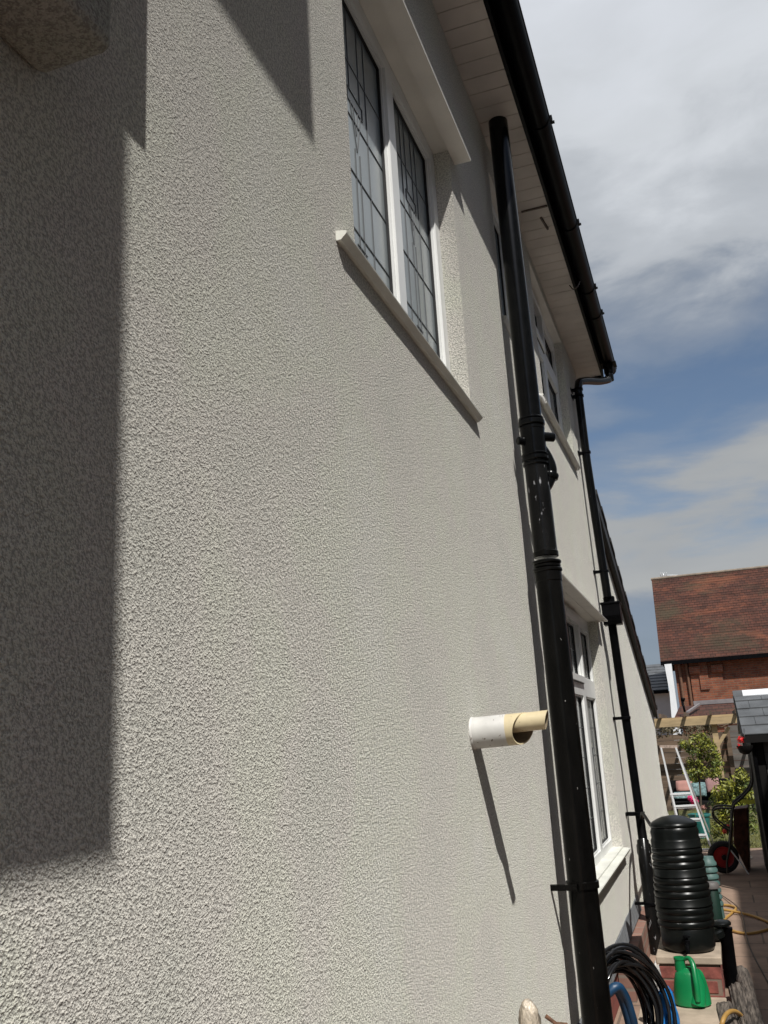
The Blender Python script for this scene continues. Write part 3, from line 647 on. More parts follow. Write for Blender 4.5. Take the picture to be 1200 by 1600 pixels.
# beige wrapped roll and rusty stake at the lower edge
b = MB(); q = wy(827, 1580, 3.2)
b.lathe((.062, 3.2, .0), [(.03, 0), (.034, .2), (.035, .6), (.036, .70), (.034, .745), (.028, .775), (.018, .797), (.006, .806)], 24)
for i in range(len(b.v)):
    v = b.v[i]; k = 1+.13*math.sin(v.z*75+math.atan2(v.y-3.2, v.x-.062)*3)+random.uniform(-.10, .10); b.v[i] = Vector((.062+(v.x-.062)*k, 3.2+(v.y-3.2)*k, v.z))
tag(b.build('wrapped_roll', 'bag', loc=(.062, 3.2, 0)), 'beige plastic wrapped roll standing against the wall at the bottom edge', 'roll')
b = MB(); b.tube([(.16, 3.22, 0), (.155, 3.21, .5), (.15, 3.2, .735), (.120, 3.19, .760)], [.006, .006, .008, .007], 10); b.tube([(.150, 3.2, .735), (.180, 3.22, .728)], .007, 8)
tag(b.build('rusty_stake', 'rust', loc=(.16, 3.22, 0)), 'rusty metal stake with a bent tip beside the beige wrapped roll', 'stake')
# black post tube with a lidded cup, dark bin and teal tub behind the butt
b = MB(); t = empty('drain_bin', (.64, 6.78, 0), 'slim black cylinder with a loose cap standing beside the brick stand', 'bin')
b.lathe((.645, 6.78, 0), [(.040, 0), (.042, .01), (.046, .34), (.050, .345), (.050, .36), (.045, .362)], 28); b.build('bin_body', 'black', t)
b = MB(); b.lathe((.625, 6.76, .366), [(.045, 0), (.066, .006), (.070, .02), (.060, .034), (.035, .042), (.01, .045)], 28, axis=(-.10, .06, 1)); b.build('cap', 'butt', t)
b = MB(); b.lathe((.60, 6.70, .30), [(.03, 0), (.052, .015), (.055, .05), (.040, .058)], 20, axis=(-.3, -.1, 1)); b.build('cup', 'butt', t)
b = MB(); b.lathe((.575, 7.75, 0), [(.055, 0), (.06, .01), (.05, .44), (.045, .45)], 24)
t = empty('green_bin', (.575, 7.75, 0), 'narrow dark green bin with grey lid behind the black water butt', 'bin'); b.build('bin_body', mat('dark green plastic', (.009, .028, .02), .45), t)
b = MB(); b.lathe((.575, 7.75, .452), [(.052, 0), (.062, .004), (.062, .03), (.05, .045), (.01, .05)], 24); b.build('lid', mat('grey lid', (.10, .09, .085), .6), t)
t = empty('teal_tub', (.545, 9.0, 0), 'stack of pale teal ridged tubs behind the black water butt', 'tub')
b = MB(); pr = []
for k in range(7): pr += [(.075-.002*k, .12+k*.055), (.088-.002*k, .13+k*.055), (.088-.002*k, .15+k*.055), (.074-.002*k, .17+k*.055)]
b.lathe((.545, 9.0, 0), [(.08, 0), (.085, .02), (.08, .12)]+pr+[(.055, .53)], 28); b.build('tub_body', 'teallid', t)
b = MB(); b.box(.46, .515, 8.93, 8.94, .36, .44); b.build('tag_label', 'pvcwhite', t)
# timber edging logs
for k, (pa, pb, pl) in enumerate((((1157, 1508), (1184, 1606), 'weathered round timber edging log nearest the open paving'), ((1148, 1534), (1169, 1606), 'weathered round timber edging log in the middle of the three'), ((1130, 1562), (1142, 1606), 'short weathered timber log nearest the watering can'))):
    b = MB(); A = wz(*pa, .10); Bq = wz(*pb, .10); d = (Bq-A); Bq = A+d*1.5; r = .048 if k < 2 else .052
    n_ = 14; pts = [A.lerp(Bq, i/n_)+Vector((0, 0, -.02)) for i in range(n_+1)]
    pts = [Vector((p.x+.004*math.sin(i*.8+k), p.y, .052)) for i, p in enumerate(pts)]
    pts = [pts[0]+Vector((0, .012, 0))]+pts
    b.tube(pts, [r*.8]+[r*(1+.03*math.sin(i*1.3)) for i in range(n_+1)], 24)
    for i_, v in enumerate(b.v):
        ang = i_ % 24; kk = 1-.10*(random.Random(ang*7+k).random() < .35)-.03*random.random(); b.v[i_] = Vector((v.x, v.y, v.z*kk))
    tag(b.build('edging_log', 'log', loc=(A.x, A.y, 0)), pl, 'log', 'timber logs edging the bed')
# yellow hose and thin cable on the paving
def zp(x, y, z=.014): q = wz(x, y, z); return Vector((q.x, q.y, z))
hp = bez([zp(1040, 1405), zp(1095, 1408), zp(1120, 1413), zp(1140, 1415), zp(1150, 1419), zp(1143, 1427), zp(1133, 1436), zp(1128, 1450), zp(1140, 1453), zp(1160, 1458), zp(1182, 1457), zp(1210, 1449)], 8)
b = MB(); b.tube(hp, .0115, 10)
b.tube(bez([zp(1085, 1422, .03), zp(1120, 1421, .03), zp(1135, 1422, .03), zp(1160, 1427, .02), zp(1185, 1434, .016), zp(1225, 1451, .016)], 8), .0115, 10)
tag(b.build('garden_hose', 'yellow', loc=(.7, 9.2, 0)), 'orange yellow hose looping over the paving past the water butt', 'hose')
b = MB(); b.tube(bez([zp(1100, 1385, .006), zp(1118, 1393, .006), zp(1148, 1413, .028), zp(1160, 1430, .03), zp(1165, 1457, .03), zp(1174, 1486, .006), zp(1200, 1535, .006), zp(1240, 1610, .006)], 8), .0045, 8)
tag(b.build('thin_cable', 'cable', loc=(.78, 8.5, 0)), 'thin dark cable trailing across the paving over the orange hose', 'cable')
b = MB(); b.tube(bez([zp(1120, 1640, .02), wz(1128, 1600, .16), wz(1135, 1585, .18), wz(1145, 1580, .155), wz(1156, 1585, .10), wz(1166, 1600, .02)], 8), .012, 12)
tag(b.build('short_hose', 'yellow', loc=(.62, 5.5, 0)), 'short arch of orange hose crossing the timber logs at the bottom edge', 'hose')
# ================================================================ garden beyond
# step ladder
def lad(px, py, Y=13.6): return wy(px, py, Y)
t = empty('step_ladder', (.27, 13.7, 0), 'tall open aluminium step ladder standing by the end of the house', 'ladder')
tl, tr = lad(1033, 1168), lad(1056, 1168); br = Vector((.53, 13.6, 0)); bl = Vector((.18, 13.6, 0))
for (p, q) in ((tl, bl), (tr, br)):
    b = MB(); b.bar(p, q, .022, .05, up=(0, 1, 0)); b.build('rail', 'alu', t)
for py, a, c in ((1240, 1047, 1079), (1259, 1053, 1087), (1280, 1058, 1096), (1305, 1062, 1105), (1328, 1066, 1111)):
    p, q = lad(a, py+1), lad(c, py-1)
    b = MB(); b.bar(p, q, .055, .022, up=(0, 0, 1)); b.bar(p+Vector((0, -.01, -.025)), q+Vector((0, -.01, -.025)), .01, .014); b.build('tread', 'alu', t)
b = MB(); b.bar(tl+Vector((-.02, .06, .01)), tr+Vector((.02, .06, .01)), .14, .035); b.build('top_platform', mat('worn pale platform', (.35, .27, .22), .7, var=.3, vscale=30), t)
for (p, q) in ((tl, Vector((.10, 14.5, 0))), (tr, Vector((.55, 14.5, 0)))):
    b = MB(); b.bar(p+Vector((0, .06, 0)), q, .02, .02, up=(0, 1, 0)); b.build('rear_leg', 'alu', t)
# wheelbarrow standing up on its nose
t = empty('wheelbarrow', (.8, 11.8, 0), 'wheelbarrow tipped upright with red wheel and brown tray by the shed', 'wheelbarrow')
wcx = Vector((.665, 11.8, .182))
def disc(c, prof, mi, nm, m, parent, axis=(.25, -.97, 0)): bb = MB(); bb.lathe(c, prof, 32, axis=axis); return bb.build(nm, m, parent)
wh = disc(wcx, [(.10, -.03), (.112, -.034), (.118, -.02), (.118, .02), (.112, .034), (.10, .03)], 0, 'wheel', 'redmetal', t)
bb = MB(); va = Vector((.25, -.97, 0)).normalized(); u1 = va.cross(Vector((0, 0, 1))).normalized(); bb.tube([wcx+(u1*math.cos(a)+Vector((0, 0, 1))*math.sin(a))*.143 for a in [2*PI*i/36 for i in range(36)]], .036, 12, closed=True); bb.build('tyre', 'rubber', wh)
bb = MB(); bb.lathe(wcx, [(.03, -.05), (.03, .05)], 16, axis=(.25, -.97, 0)); bb.build('hub', 'tube', wh)
bb = MB()
A1, A2, A3, A4 = wy(1146, 1264, 11.75), wy(1168, 1262, 11.9), wy(1171, 1368, 11.9), wy(1146, 1318, 11.75)
for s_, dy in ((0, 0),):
    d = Vector((.03, .42, 0))
    o_ = [A1, A2, A3, A4]; i_ = [v+d for v in o_]
    bb.add(o_+i_, [(0, 1, 2, 3), (4, 7, 6, 5), (0, 4, 5, 1), (1, 5, 6, 2), (2, 6, 7, 3), (3, 7, 4, 0)])
tray = bb.build('tray', 'barrow', t, bevel=.012)
bb = MB()
for dy in (0, .38):
    v = Vector((.0, dy, 0))
    bb.tube(bez([wy(1170, 1165, 11.7)+v, wy(1175, 1205, 11.7)+v, wy(1174, 1228, 11.7)+v, wy(1160, 1246, 11.7)+v, wy(1146, 1260, 11.7)+v, wy(1143, 1290, 11.7)+v, wy(1140, 1325, 11.7)+v, wy(1136, 1345, 11.7)+v*.6, wy(1137, 1364, 11.7)+v*.6], 6), .014, 10)
    bb.tube(bez([wy(1143, 1263, 11.7)+v, wy(1122, 1263, 11.7)+v, wy(1114, 1268, 11.7)+v, wy(1115, 1278, 11.7)+v, wy(1128, 1291, 11.7)+v, wy(1141, 1299, 11.7)+v], 5), .011, 10)
bb.build('frame', 'tube', t)
bb = MB(); bb.tube([wy(1139, 1325, 11.72), wy(1160, 1352, 11.72), wy(1170, 1366, 11.72)], .008, 8); bb.build('stay', 'alu', t)
# shed at the right edge
def sh(px, py, Y=10.0): return wy(px, py, Y)
t = empty('garden_shed', (2.0, 11.0, 0), 'dark timber shed with grey slate roof and white ridge flashing at the right edge', 'shed')
RL, RE = wy(1146, 1085, 11.1), wy(1161, 1149, 10.0); RX = 3.4
dv = (RL-RE)
b = MB(); nrow = 5
for r in range(nrow):
    f0, f1 = r/nrow, (r+1.18)/nrow
    x = RE.x+(RL.x-RE.x)*f0; first = True
    while x < RX:
        w = random.uniform(.24, .30)*(0.55 if first and r % 2 else 1); first = False
        x2 = min(x+w, RX); j = random.uniform(0, .003); l = random.uniform(-.004, .004)
        za, zb = RE.z+dv.z*f0+.012+j, RE.z+dv.z*min(f1, 1.02); yaa, ybb = RE.y+dv.y*f0-l, RE.y+dv.y*min(f1, 1.02)
        b.add([(x, yaa, za), (x2-.004, yaa, za), (x2-.004, ybb, zb), (x, ybb, zb), (x, yaa, za-.008), (x2-.004, yaa, za-.008), (x2-.004, ybb, zb-.008), (x, ybb, zb-.008)],
              [(0, 1, 2, 3), (4, 7, 6, 5), (0, 4, 5, 1), (1, 5, 6, 2), (3, 7, 4, 0)])
        x = x2
b.prism([(RE.y+.03, RE.z+.008), (RL.y, RL.z-.004), (12.6, RE.z+.1), (12.6, RE.z), (RL.y, RL.z-.05), (RE.y+.03, RE.z-.02)], 0, RE.x+.02, RX)
b.build('roof', 'slate', t)
b = MB(); b.prism([(RL.y-.085, RL.z-.045), (RL.y-.08, RL.z-.02), (RL.y, RL.z+.04), (RL.y+.08, RL.z-.02)], 0, RL.x+.095, RX); b.build('ridge_flashing', 'leadroll', t)
b = MB(); b.prism([(RL.y-.085, RL.z-.045), (RL.y-.08, RL.z-.02), (RL.y, RL.z+.042), (RL.y+.08, RL.z-.02)], 0, RL.x-.005, RL.x+.093); b.build('ridge_cap', 'slate', t)
b = MB(); b.add([(x, *yz) for x in (RE.x-.015, RE.x+.018) for yz in ((RE.y-.01, RE.z+.0), (RL.y, RL.z-.012), (RL.y, RL.z-.07), (RE.y-.01, RE.z-.13))], [(0, 1, 2, 3), (4, 7, 6, 5), (0, 4, 5, 1), (1, 5, 6, 2), (2, 6, 7, 3), (3, 7, 4, 0)])
b.box(RE.x+.02, RX, RE.y-.012, RE.y+.02, RE.z-.075, RE.z-.002); b.build('bargeboard', 'blackwood', t)
b = MB(); WX = 1.10
for k in range(13): b.box(WX+.11, RX-.1, 10.17-.004*(k % 2), 10.20, .02+k*.112, .02+k*.112+.108)
b.build('wall', 'shedwood', t)
b = MB(); b.box(WX+.03, WX+.10, 10.14, 10.24, 0, RE.z-.02); b.box(WX+.02, RX-.1, 10.21, 12.5, 0, 1.50); b.build('post', 'blackwood', t)
b = MB(); b.tube([(WX+.01, 10.10, RE.z-.06), (WX+.012, 10.10, .03)], .022, 14); b.build('downpipe', 'black', t)
# hanging basket with red flowers
t = empty('hanging_basket', (1.02, 10.05, 1.30), 'black hanging basket of red flowers at the shed corner', 'hanging basket')
hb = wy(1164, 1169, 9.95)
b = MB(); b.lathe(hb+Vector((0, 0, -.06)), [(.02, 0), (.055, .02), (.075, .07), (.078, .085)], 20); b.build('basket', 'blackwood', t)
b = MB(); b.tube([hb+Vector((.0, 0, .02)), hb+Vector((.02, .05, .19))], .003, 6); b.build('chain', 'tube', t)
def petals(bb, c, r, n, s, seed=0):
    rnd = random.Random(seed)
    for i in range(n):
        d = Vector((rnd.gauss(0, 1), rnd.gauss(0, 1), rnd.gauss(0, 1))).normalized(); p = Vector(c)+d*r*rnd.uniform(.5, 1)
        a = d.orthogonal().normalized(); q = d.cross(a); th = rnd.uniform(0, 6.28); a, q = a*math.cos(th)+q*math.sin(th), q*math.cos(th)-a*math.sin(th)
        bb.add([p-a*s, p-q*s*.6, p+a*s, p+q*s*.6], [(0, 1, 2, 3)])
b = MB(); petals(b, wy(1157, 1156, 9.93), .038, 60, .014, 1); petals(b, wy(1155, 1166, 9.93), .028, 40, .013, 2); b.build('flowers', 'fred', t)
# foliage helper
def leaves(bb, centers, n, s, seed, spread=1.0):
    rnd = random.Random(seed)
    for i in range(n):
        c, r = rnd.choice(centers)
        d = Vector((rnd.gauss(0, 1), rnd.gauss(0, 1), rnd.gauss(0, 1))).normalized()*(rnd.random()**.45)*r
        p = Vector(c)+d; nn = (d.normalized()*.6+Vector((rnd.uniform(-1, 1), rnd.uniform(-1, 1), rnd.uniform(-.3, 1)))).normalized()
        a = nn.orthogonal().normalized(); q = nn.cross(a); th = rnd.uniform(0, 6.28); a, q = a*math.cos(th)+q*math.sin(th), q*math.cos(th)-a*math.sin(th)
        L_ = s*rnd.uniform(.7, 1.3)
        bb.add([p-a*L_, p-q*L_*.38+nn*L_*.08, p+a*L_, p+q*L_*.38+nn*L_*.08], [(0, 1, 2), (0, 2, 3)])
def blob_centers(pix, Y, depth, r, seed):
    rnd = random.Random(seed); return [(wy(px, py, Y+rnd.uniform(-depth, depth)), r*rnd.uniform(.7, 1.25)) for px, py in pix]
# standard tree in teal pot
t = empty('patio_tree', (.40, 15.6, 0), 'small yellow green standard tree in front of the pergola post', 'tree')
tb = wy(1096, 1290, 15.6)
b = MB(); b.tube(bez([(tb.x, 15.6, .25), wy(1095, 1250, 15.6), wy(1093, 1222, 15.6), wy(1092, 1195, 15.6), wy(1096, 1165, 15.6)], 5), [.016]*5+[.014]*10+[.008]*6, 8)
for px, py in ((1078, 1170), (1115, 1180), (1104, 1155), (1082, 1200), (1112, 1205)): b.tube([wy(1093, 1212, 15.6), wy(px, py, 15.6)], [.008, .003], 6)
b.build('trunk', 'bark', t)
pix = [(1082, 1160), (1092, 1154), (1100, 1152), (1105, 1162), (1113, 1168), (1118, 1180), (1076, 1168), (1068, 1163), (1084, 1175), (1098, 1172), (1107, 1184), (1080, 1190), (1092, 1192), (1116, 1196), (1122, 1192), (1078, 1206), (1088, 1208), (1102, 1208), (1114, 1212), (1121, 1206), (1096, 1182), (1084, 1216)]
b = MB(); leaves(b, blob_centers(pix, 15.6, .14, .095, 3), 1500, .030, 4); b.build('crown', 'leafy', t)
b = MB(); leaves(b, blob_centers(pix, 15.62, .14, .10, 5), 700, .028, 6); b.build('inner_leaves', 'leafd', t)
t = empty('plant_pot', (.38, 15.5, 0), 'large teal glazed pot on the lawn beyond the ladder', 'plant pot')
b = MB(); pc = wy(1096, 1300, 15.5); b.lathe((pc.x, 15.5, 0), [(.11, 0), (.12, .02), (.150, .30), (.155, .33), (.170, .335), (.172, .365), (.155, .37), (.15, .34)], 36); b.build('pot', 'teal', t)
b = MB(); petals(b, wy(1085, 1252, 15.2), .07, 150, .022, 3); petals(b, wy(1078, 1247, 15.2), .05, 90, .02, 8)
b.tube([wy(1085, 1256, 15.2), (wy(1086, 1290, 15.2).x, 15.2, .0)], .004, 6, mi=1)
tag(b.build('pink_flowers', ['fpink', 'leafd'], loc=(wy(1085, 1252, 15.2).x, 15.2, 0)), 'cluster of deep pink flowers seen through the ladder rungs', 'flowers')
b = MB(); petals(b, wy(1099, 1262, 15.0), .05, 60, .016, 5); b.tube([wy(1099, 1264, 15.0), (wy(1099, 1290, 15.0).x, 15.0, .0)], .004, 6, mi=1)
tag(b.build('pale_flowers', ['cpink', 'leafd'], loc=(wy(1099, 1262, 15.0).x, 15, 0)), 'small pale pink flowers just above the teal pot', 'flowers')
b = MB(); petals(b, wy(1132, 1299, 13.4), .035, 50, .016, 6); petals(b, wy(1138, 1290, 13.4), .02, 25, .014, 7); b.tube([wy(1132, 1300, 13.4), (wy(1132, 1310, 13.4).x, 13.4, 0)], .004, 6, mi=1)
tag(b.build('red_flowers', [mat('orange red petals', (.6, .05, .02), .6), 'leafd'], loc=(wy(1132, 1299, 13.4).x, 13.4, 0)), 'small orange red flowers low down left of the wheelbarrow', 'flowers')
# bush
t = empty('leafy_bush', (.9, 14.3, 0), 'loose green and yellow bush behind the upright wheelbarrow', 'bush')
pix = [(1120, 1240), (1128, 1232), (1138, 1226), (1146, 1232), (1152, 1220), (1158, 1210), (1164, 1216), (1168, 1228), (1160, 1234), (1150, 1246), (1136, 1250), (1126, 1258), (1142, 1262), (1160, 1254), (1172, 1244), (1130, 1276), (1122, 1290), (1145, 1282)]
b = MB(); leaves(b, blob_centers(pix, 14.3, .16, .10, 9), 1300, .034, 10); b.build('foliage', 'leafy', t)
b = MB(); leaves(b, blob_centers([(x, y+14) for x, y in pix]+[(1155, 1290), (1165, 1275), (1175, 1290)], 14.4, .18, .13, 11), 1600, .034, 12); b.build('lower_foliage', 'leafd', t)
b = MB()
for px in (1128, 1140, 1150, 1162): b.tube([wy(px, 1225, 14.3), (wy(1145, 1300, 14.3).x+random.uniform(-.1, .1), 14.3, 0)], [.004, .008], 6)
b.build('stems', 'bark', t)
b = MB(); fr = wy(1160, 1252, 14.0)
b.add([wy(1147, 1247, 14.0), wy(1160, 1249, 13.95), wy(1181, 1250, 14.0), wy(1183, 1255, 14.05), wy(1170, 1257, 14.0), wy(1158, 1254, 14.05)], [(0, 1, 5), (1, 2, 4, 5), (2, 3, 4)]); b.tube([wy(1165, 1255, 14.02), (wy(1165, 1300, 14.02).x, 14.02, 0)], .006, 6)
tag(b.build('broad_leaf_plant', mat('lime leaf', (.32, .38, .03), .5), loc=(fr.x, 14, 0)), 'broad lime green leaf beside the bush, left of the shed', 'plant')
# garden bench with cushions
t = empty('garden_bench', (.35, 16.9, 0), 'dark low garden bench carrying coloured cushions under the pergola', 'bench')
b = MB(); a0, a1 = wy(1048, 1245, 16.8).x, wy(1145, 1245, 16.8).x
b.box(a0, a1, 16.6, 17.1, .42, .46); b.build('seat', 'blackwood', t)
b = MB(); b.box(a0, a1, 17.1, 17.14, .46, .80); b.build('backrest', 'blackwood', t)
for x in (a0+.03, a1-.08):
    for y in (16.62, 17.05): b = MB(); b.box(x, x+.05, y, y+.05, 0, .42); b.build('leg', 'blackwood', t)
def cushion(px0, px1, py0, py1, Y, m, lab, cat='cushion'):
    b = MB(); p = wy(px0, py0, Y); q = wy(px1, py1, Y); cx, cz = (p.x+q.x)/2, (p.z+q.z)/2; w, h = abs(q.x-p.x)/2, abs(p.z-q.z)/2; n_ = 10; vs = []
    for s_ in (-1, 1):
        for i in range(n_+1):
            for j in range(n_+1):
                u, v = -1+2*i/n_, -1+2*j/n_; th = .07*max(0, (1-u**4)*(1-v**4))**.5
                vs.append((cx+u*w*(1-.06*v*v), Y+s_*th+.06*v, cz+v*h*(1-.06*u*u)))
    K = (n_+1)**2; fs = [(s_*K+i*(n_+1)+j, s_*K+(i+1)*(n_+1)+j, s_*K+(i+1)*(n_+1)+j+1, s_*K+i*(n_+1)+j+1) for s_ in (0, 1) for i in range(n_) for j in range(n_)]
    b.add(vs, fs, 0, True); tag(b.build('cushion', m, loc=(cx, Y, cz-h)), lab, cat, 'cushions on the garden bench')
cushion(1055, 1084, 1220, 1236, 16.95, 'cpink', 'salmon pink cushion seen through the ladder, leftmost on the bench')
cushion(1079, 1105, 1223, 1244, 16.72, 'cteal', 'pale teal patterned cushion in the middle of the bench')
cushion(1101, 1126, 1216, 1238, 16.9, 'cmauve', 'dusky mauve cushion under the pergola post')
cushion(1052, 1082, 1238, 1247, 16.62, 'cteal', 'flat pale teal seat cushion behind the pink flowers')
# pergola
t = empty('pergola', (.4, 18.5, 0), 'pale new timber pergola with braced post in front of the fence', 'pergola')
b = MB(); p, q = wy(1010, 1134, 18.3), wy(1152, 1119, 18.3); b.box(p.x-.6, q.x, 18.25, 18.30, p.z-.045, p.z+.085); b.box(p.x-.6, q.x, 18.302, 18.35, p.z+.045, p.z+.12)
b.build('beam', 'pine', t)
post = lambda x, Y: (lambda bb: bb.box(x, x+.10, Y, Y+.10, 0, p.z-.05) and bb.build('post', 'pine', t))(MB())
post(wy(1118, 1180, 18.35).x, 18.36); post(-.75, 18.36); post(wy(1118, 1180, 18.35).x, 20.3); post(2.4, 18.36)
b = MB(); b.bar(wy(1120, 1168, 18.4), wy(1139, 1136, 18.4), .06, .05, up=(0, 1, 0)); b.build('brace', 'pine', t)
for k in range(7):
    x = -.62+k*.45; b = MB(); b.box(x, x+.045, 18.05, 20.6, p.z+.125, p.z+.20); b.build('rafter', 'oldwood', t)
b = MB(); b.box(-.9, 3, 20.35, 20.40, p.z-.06, p.z+.1); b.build('rear_beam', 'oldwood', t)
rnd = random.Random(5); cen = [((rnd.uniform(-.5, .75), rnd.uniform(18.5, 20), p.z-.08+rnd.uniform(-.1, .05)), .11) for i in range(26)]
b = MB(); leaves(b, cen, 900, .035, 21)
for k in range(8): b.tube(bez([(-.6+.2*k, 18.4, p.z), (-.5+.2*k, 19, p.z-.10), (-.3+.2*k, 19.8, p.z-.02)], 4), .006, 5)
tag(b.build('climbing_plant', mat('dull brown creeper', (.10, .08, .045), .8, var=.4, vscale=10), loc=(.2, 19, p.z)), 'brown tangled creeper hanging under the pergola beam', 'climbing plant')
# fence behind
t = empty('garden_fence', (.5, 21, 0), 'weathered horizontal board fence behind the pergola', 'fence')
b = MB(); zf = 1.56
for k in range(13):
    b.box(-2.5, 1.02, 21+.006*(k % 2), 21.03, k*.12, k*.12+.117)
b.build('panel', 'oldwood', t)
b = MB()
for k in range(14): b.box(1.06, 4.5, 21.1+.008*(k % 2), 21.13, k*.12, k*.12+.117)
b.build('panel', 'greywood', t)['label'] = 'greyer taller fence panel to the right'
for x in (-1.6, .99, 2.9): b = MB(); b.box(x, x+.09, 20.93, 21.02, 0, 1.66); b.build('fence_post', 'oldwood', t)
# side boundary fence to the right of the path, just outside the frame, throwing its shade on the paving
t = empty('side_fence', (1.72, 7, 0), 'tall dark boarded fence along the right side of the path', 'fence')
b = MB()
for k in range(44): b.box(1.72+.006*(k % 2), 1.745, 4.95+k*.1, 5.04+k*.1, .02, 1.93)
b.build('panel', 'oldwood', t)
for y in (4.86, 7.1, 9.36): b = MB(); b.box(1.70, 1.79, y, y+.09, 0, 1.98); b.build('fence_post', 'oldwood', t)
b = MB(); b.box(1.695, 1.77, 4.95, 9.36, 1.935, 1.965); b.build('capping_rail', 'oldwood', t)
# added house across the path, out of view, to block sky light
t = empty('added_house', (3.4, 0, 0), 'added unseen grey house across the path, blocking sky light from the wall', 'house')
b = MB(); b.box(3.75, 9.5, -12, 9.0, 0, 6.8); b.build('wall', mat('blocker grey render', (.42, .42, .41), .85, var=.08), t)
b = MB(); b.prism([(3.55, 6.801), (9.7, 6.801), (9.7, 6.9), (6.6, 8.7), (3.55, 6.9)], 1, -12.3, 9.2); b.build('roof', 'tile_main', t)
# upright plastic white chip on the paving
b = MB(); q = zp(1170, 1340, 0); pts = [(-.05, -.10), (.04, -.12), (.10, -.03), (.05, .10), (-.03, .08)]
b.prism([(q.x+a*.5, q.y+c*1.6) for a, c in pts], 2, .0005, .012); tag(b.build('pale_stone', 'slab', loc=(q.x, q.y, 0)), 'pale flat stone chip lying on the shaded paving right of the barrow', 'stone')
# ================================================================ houses behind
YB = 32.0
t = empty('brick_house', (5, YB, 0), 'orange red brick house with patched brown clay tile roof behind the garden', 'house')
eL = wy(1032, 1034, YB); rL = wy(1018, 906, YB+2.6); XR = 16
b = MB(); wx0 = wy(1056, 1060, YB+.3).x
b.box(wx0, XR-.3, YB+.3, YB+5.4, 0, eL.z-.05); b.build('wall', 'brickhouse', t)
b = MB(); nr = 34
for r in range(nr):
    f0, f1 = r/nr, (r+1.15)/nr; z0 = eL.z+(rL.z-eL.z)*f0; z1 = eL.z+(rL.z-eL.z)*min(f1, 1); y0_ = YB+2.6*f0; y1_ = YB+2.6*min(f1, 1)
    xl = eL.x+(rL.x-eL.x)*f0
    x = xl
    while x < XR:
        w = 1.4+random.uniform(-.3, .3); x2 = min(x+w, XR); j = random.uniform(-.008, .012)
        b.add([(x, y0_, z0+.018+j), (x2, y0_, z0+.018+j), (x2, y1_, z1), (x, y1_, z1), (x, y0_, z0), (x2, y0_, z0)], [(0, 1, 2, 3), (0, 4, 5, 1), (0, 3, 4)]); x = x2
b.add([(eL.x, YB, eL.z), (rL.x, YB+2.6, rL.z), (XR, YB+2.6, rL.z), (XR, YB, eL.z), (rL.x, YB+5.6, eL.z), (XR, YB+5.6, eL.z)], [(0, 3, 2, 1), (1, 2, 5, 4), (0, 1, 4)])
RF = b.build('roof', 'clay', t)
b = MB(); b.tube([(rL.x-.02, YB+2.6, rL.z+.02), (XR, YB+2.6, rL.z+.02)], .055, 10); b.build('ridge_tiles', 'ridge', RF)
b = MB(); b.box(eL.x, XR, YB-.10, YB+.02, eL.z-.13, eL.z+.0); b.build('gutter', 'black', t)
b = MB()
q0, q1 = wy(1077, 1050, YB+.3).x, wy(1128, 1050, YB+.3).x
b.box(q0+.02, q1, YB+.24, YB+.299, 0, eL.z-.06); b.box(q0+.30, q1-.45, YB+.18, YB+.239, eL.z-1.0, eL.z-.06)
zc = wy(1085, 1054, YB+.2).z
for xx in (q0-.0, q1-.32): b.prism([(YB+.24, zc+.30), (YB+.12, zc+.26), (YB+.12, zc+.04), (YB+.24, zc)], 0, xx, xx+.36)
b.build('chimney_breast', 'brickhouse', t)
for xx in (wy(1102, 1042, YB+.1).x, wy(1117, 1042, YB+.1).x): b = MB(); b.box(xx-.06, xx+.06, YB+.165, YB+.178, wy(1102, 1045, YB).z, wy(1102, 1040, YB).z); b.build('air_brick', 'rust', t)
b = MB(); b.tube([(wx0+.16, YB+.22, eL.z-.1), (wx0+.16, YB+.22, 0)], .045, 10); b.tube([(q0-.06, YB+.22, eL.z-.1), (q0-.06, YB+.22, 0)], .04, 10); b.build('downpipe', 'rust', t)
b = MB(); a_ = wy(1037, 901, YB+2.6); b.tube([(a_.x, YB+2.6, rL.z), (a_.x, YB+2.6, a_.z+.12)], .015, 6); b.tube([(a_.x-.12, YB+2.6, a_.z+.06), (a_.x+.5, YB+2.6, a_.z+.0)], .012, 6)
for k in range(4): b.tube([(a_.x-.1+k*.07, YB+2.5, a_.z+.14), (a_.x-.1+k*.07, YB+2.7, a_.z-.04)], .008, 5)
b.build('aerial', 'alu', t)
# small pale raised tiles
for px, py in ((1081, 936), (1086, 935), (1148, 943)):
    b = MB(); f = (py-906)/(1034-906.0); Yq = YB+2.6*(1-f); q = wy(px, py, Yq-.05); b.add([(q.x-.1, q.y-.03, q.z-.03), (q.x+.1, q.y-.03, q.z-.03), (q.x+.09, q.y+.03, q.z+.05), (q.x-.08, q.y+.03, q.z+.05), (q.x-.1, q.y+.03, q.z-.03), (q.x+.1, q.y+.03, q.z-.03)], [(0, 1, 2, 3), (0, 4, 5, 1), (0, 3, 4), (1, 5, 2)])
    b.build('pale_tile', 'leadroll', RF)
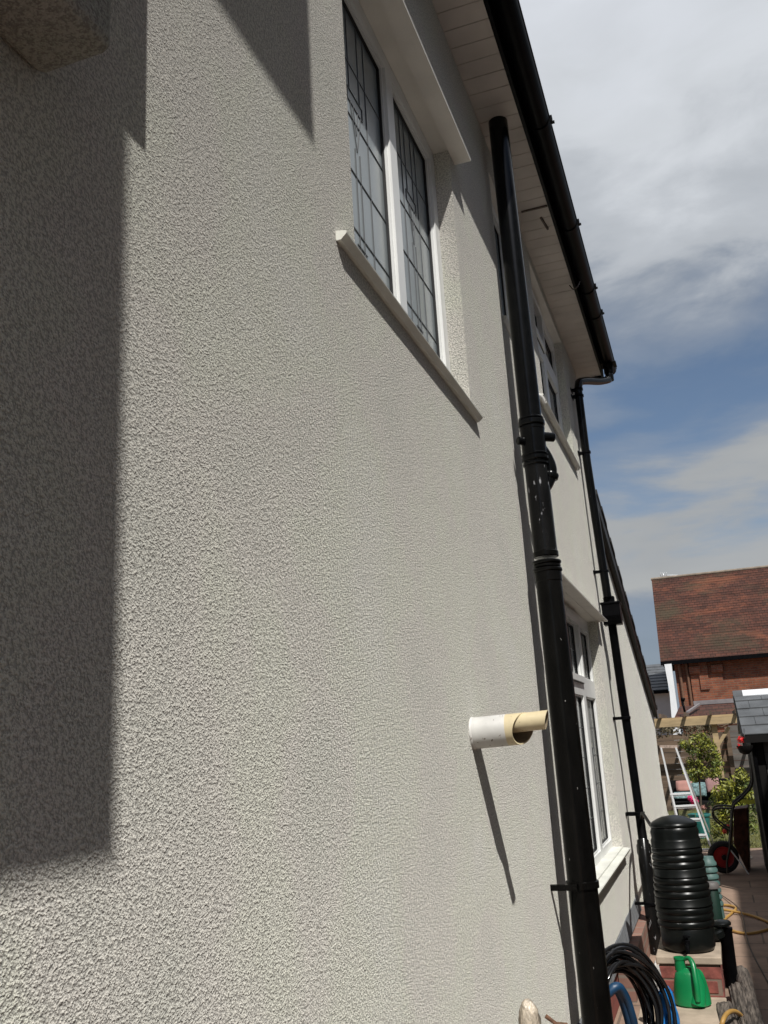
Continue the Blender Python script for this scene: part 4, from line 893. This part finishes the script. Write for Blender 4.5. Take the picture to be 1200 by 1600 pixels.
# white gable side between the houses
t = empty('white_house', (-1.2, 34, 0), 'white walled house with grey slate roof between the rendered house and the brick house', 'house')
b = MB(); q = wy(1052, 1080, 36); b.box(-6, q.x-.1, 36, 41, 0, wy(1030, 1080, 36).z-.02); b.build('wall', 'wallwhite', t)
b = MB(); z0 = wy(1030, 1079, 36).z; z1 = wy(1030, 1038, 38.4).z; xr = wy(1043, 1060, 36.5).x
for r in range(9):
    f0, f1 = r/9, (r+1.15)/9; b.add([(-6, 35.8+2.6*f0, z0+(z1-z0)*f0+.03), (xr, 35.8+2.6*f0, z0+(z1-z0)*f0+.03), (xr, 35.8+2.6*f1, z0+(z1-z0)*f1), (-6, 35.8+2.6*f1, z0+(z1-z0)*f1), (-6, 35.8+2.6*f0, z0+(z1-z0)*f0), (xr, 35.8+2.6*f0, z0+(z1-z0)*f0)], [(0, 1, 2, 3), (0, 4, 5, 1)])
b.box(-6, xr, 35.7, 35.8, z0-.12, z0+.0, 1)
b.build('roof', ['slate', 'black'], t)
t2 = empty('white_porch_wall', (0, 31, 0), 'narrow white wall strip against the left end of the brick house', 'wall')
b = MB(); p0, p1 = wy(1038, 1038, 31.6), wy(1049, 1037, 31.6); p2, p3 = wy(1059, 1113, 31.6), wy(1051, 1117, 31.6); p4 = wy(1046, 1080, 31.6)
o_ = [p0, p1, Vector((p2.x, 31.6, p2.z)), Vector((p2.x+.02, 31.6, 0)), Vector((p3.x-.12, 31.6, 0)), Vector((p3.x-.04, 31.6, p3.z)), p4]
b.add(o_+[v+Vector((0, .25, 0)) for v in o_], [tuple(range(7)), tuple(range(7, 14))[::-1]]+[(i, (i+1) % 7, 7+(i+1) % 7, 7+i) for i in range(7)]); b.build('panel', 'barge', t2)
# low outhouse roof in front of the brick house
t = empty('outhouse', (1.5, 27, 0), 'low brick outhouse with red tiled lean to roof in front of the brick house', 'outhouse')
b = MB(); e0 = wy(1052, 1116, 26); e1_ = wy(1062, 1104, 28.5); zt = wy(1100, 1101, 28.5).z; ze = wy(1100, 1120, 26).z
b.box(e0.x+.2, 8, 26.2, 28.6, 0, ze-.03); b.build('wall', 'brickhouse', t)
b = MB(); b.add([(e0.x, 26, ze), (8, 26, ze), (8, 28.5, zt), (e1_.x, 28.5, zt), (e0.x, 26, ze-.06), (8, 26, ze-.06), (8, 28.5, zt-.06), (e1_.x, 28.5, zt-.06)], [(0, 1, 2, 3), (4, 7, 6, 5), (0, 4, 5, 1), (1, 5, 6, 2), (2, 6, 7, 3), (3, 7, 4, 0)])
b.build('roof', 'clay', t)
b = MB(); b.box(e1_.x+.4, 8, 28.4, 28.52, zt+.0, zt+.12); b.bar(wy(1074, 1113, 26.1), wy(1093, 1100, 27.5), .07, .05); b.build('flashing', 'leadflash', t)
b = MB(); b.tube([wy(1066, 1095, 26.3), wy(1070, 1112, 26.2)], .03, 8); b.tube([wy(1064, 1092, 26.3), wy(1070, 1094, 26.3)], .05, 8); b.build('vent_pipe', 'black', t)
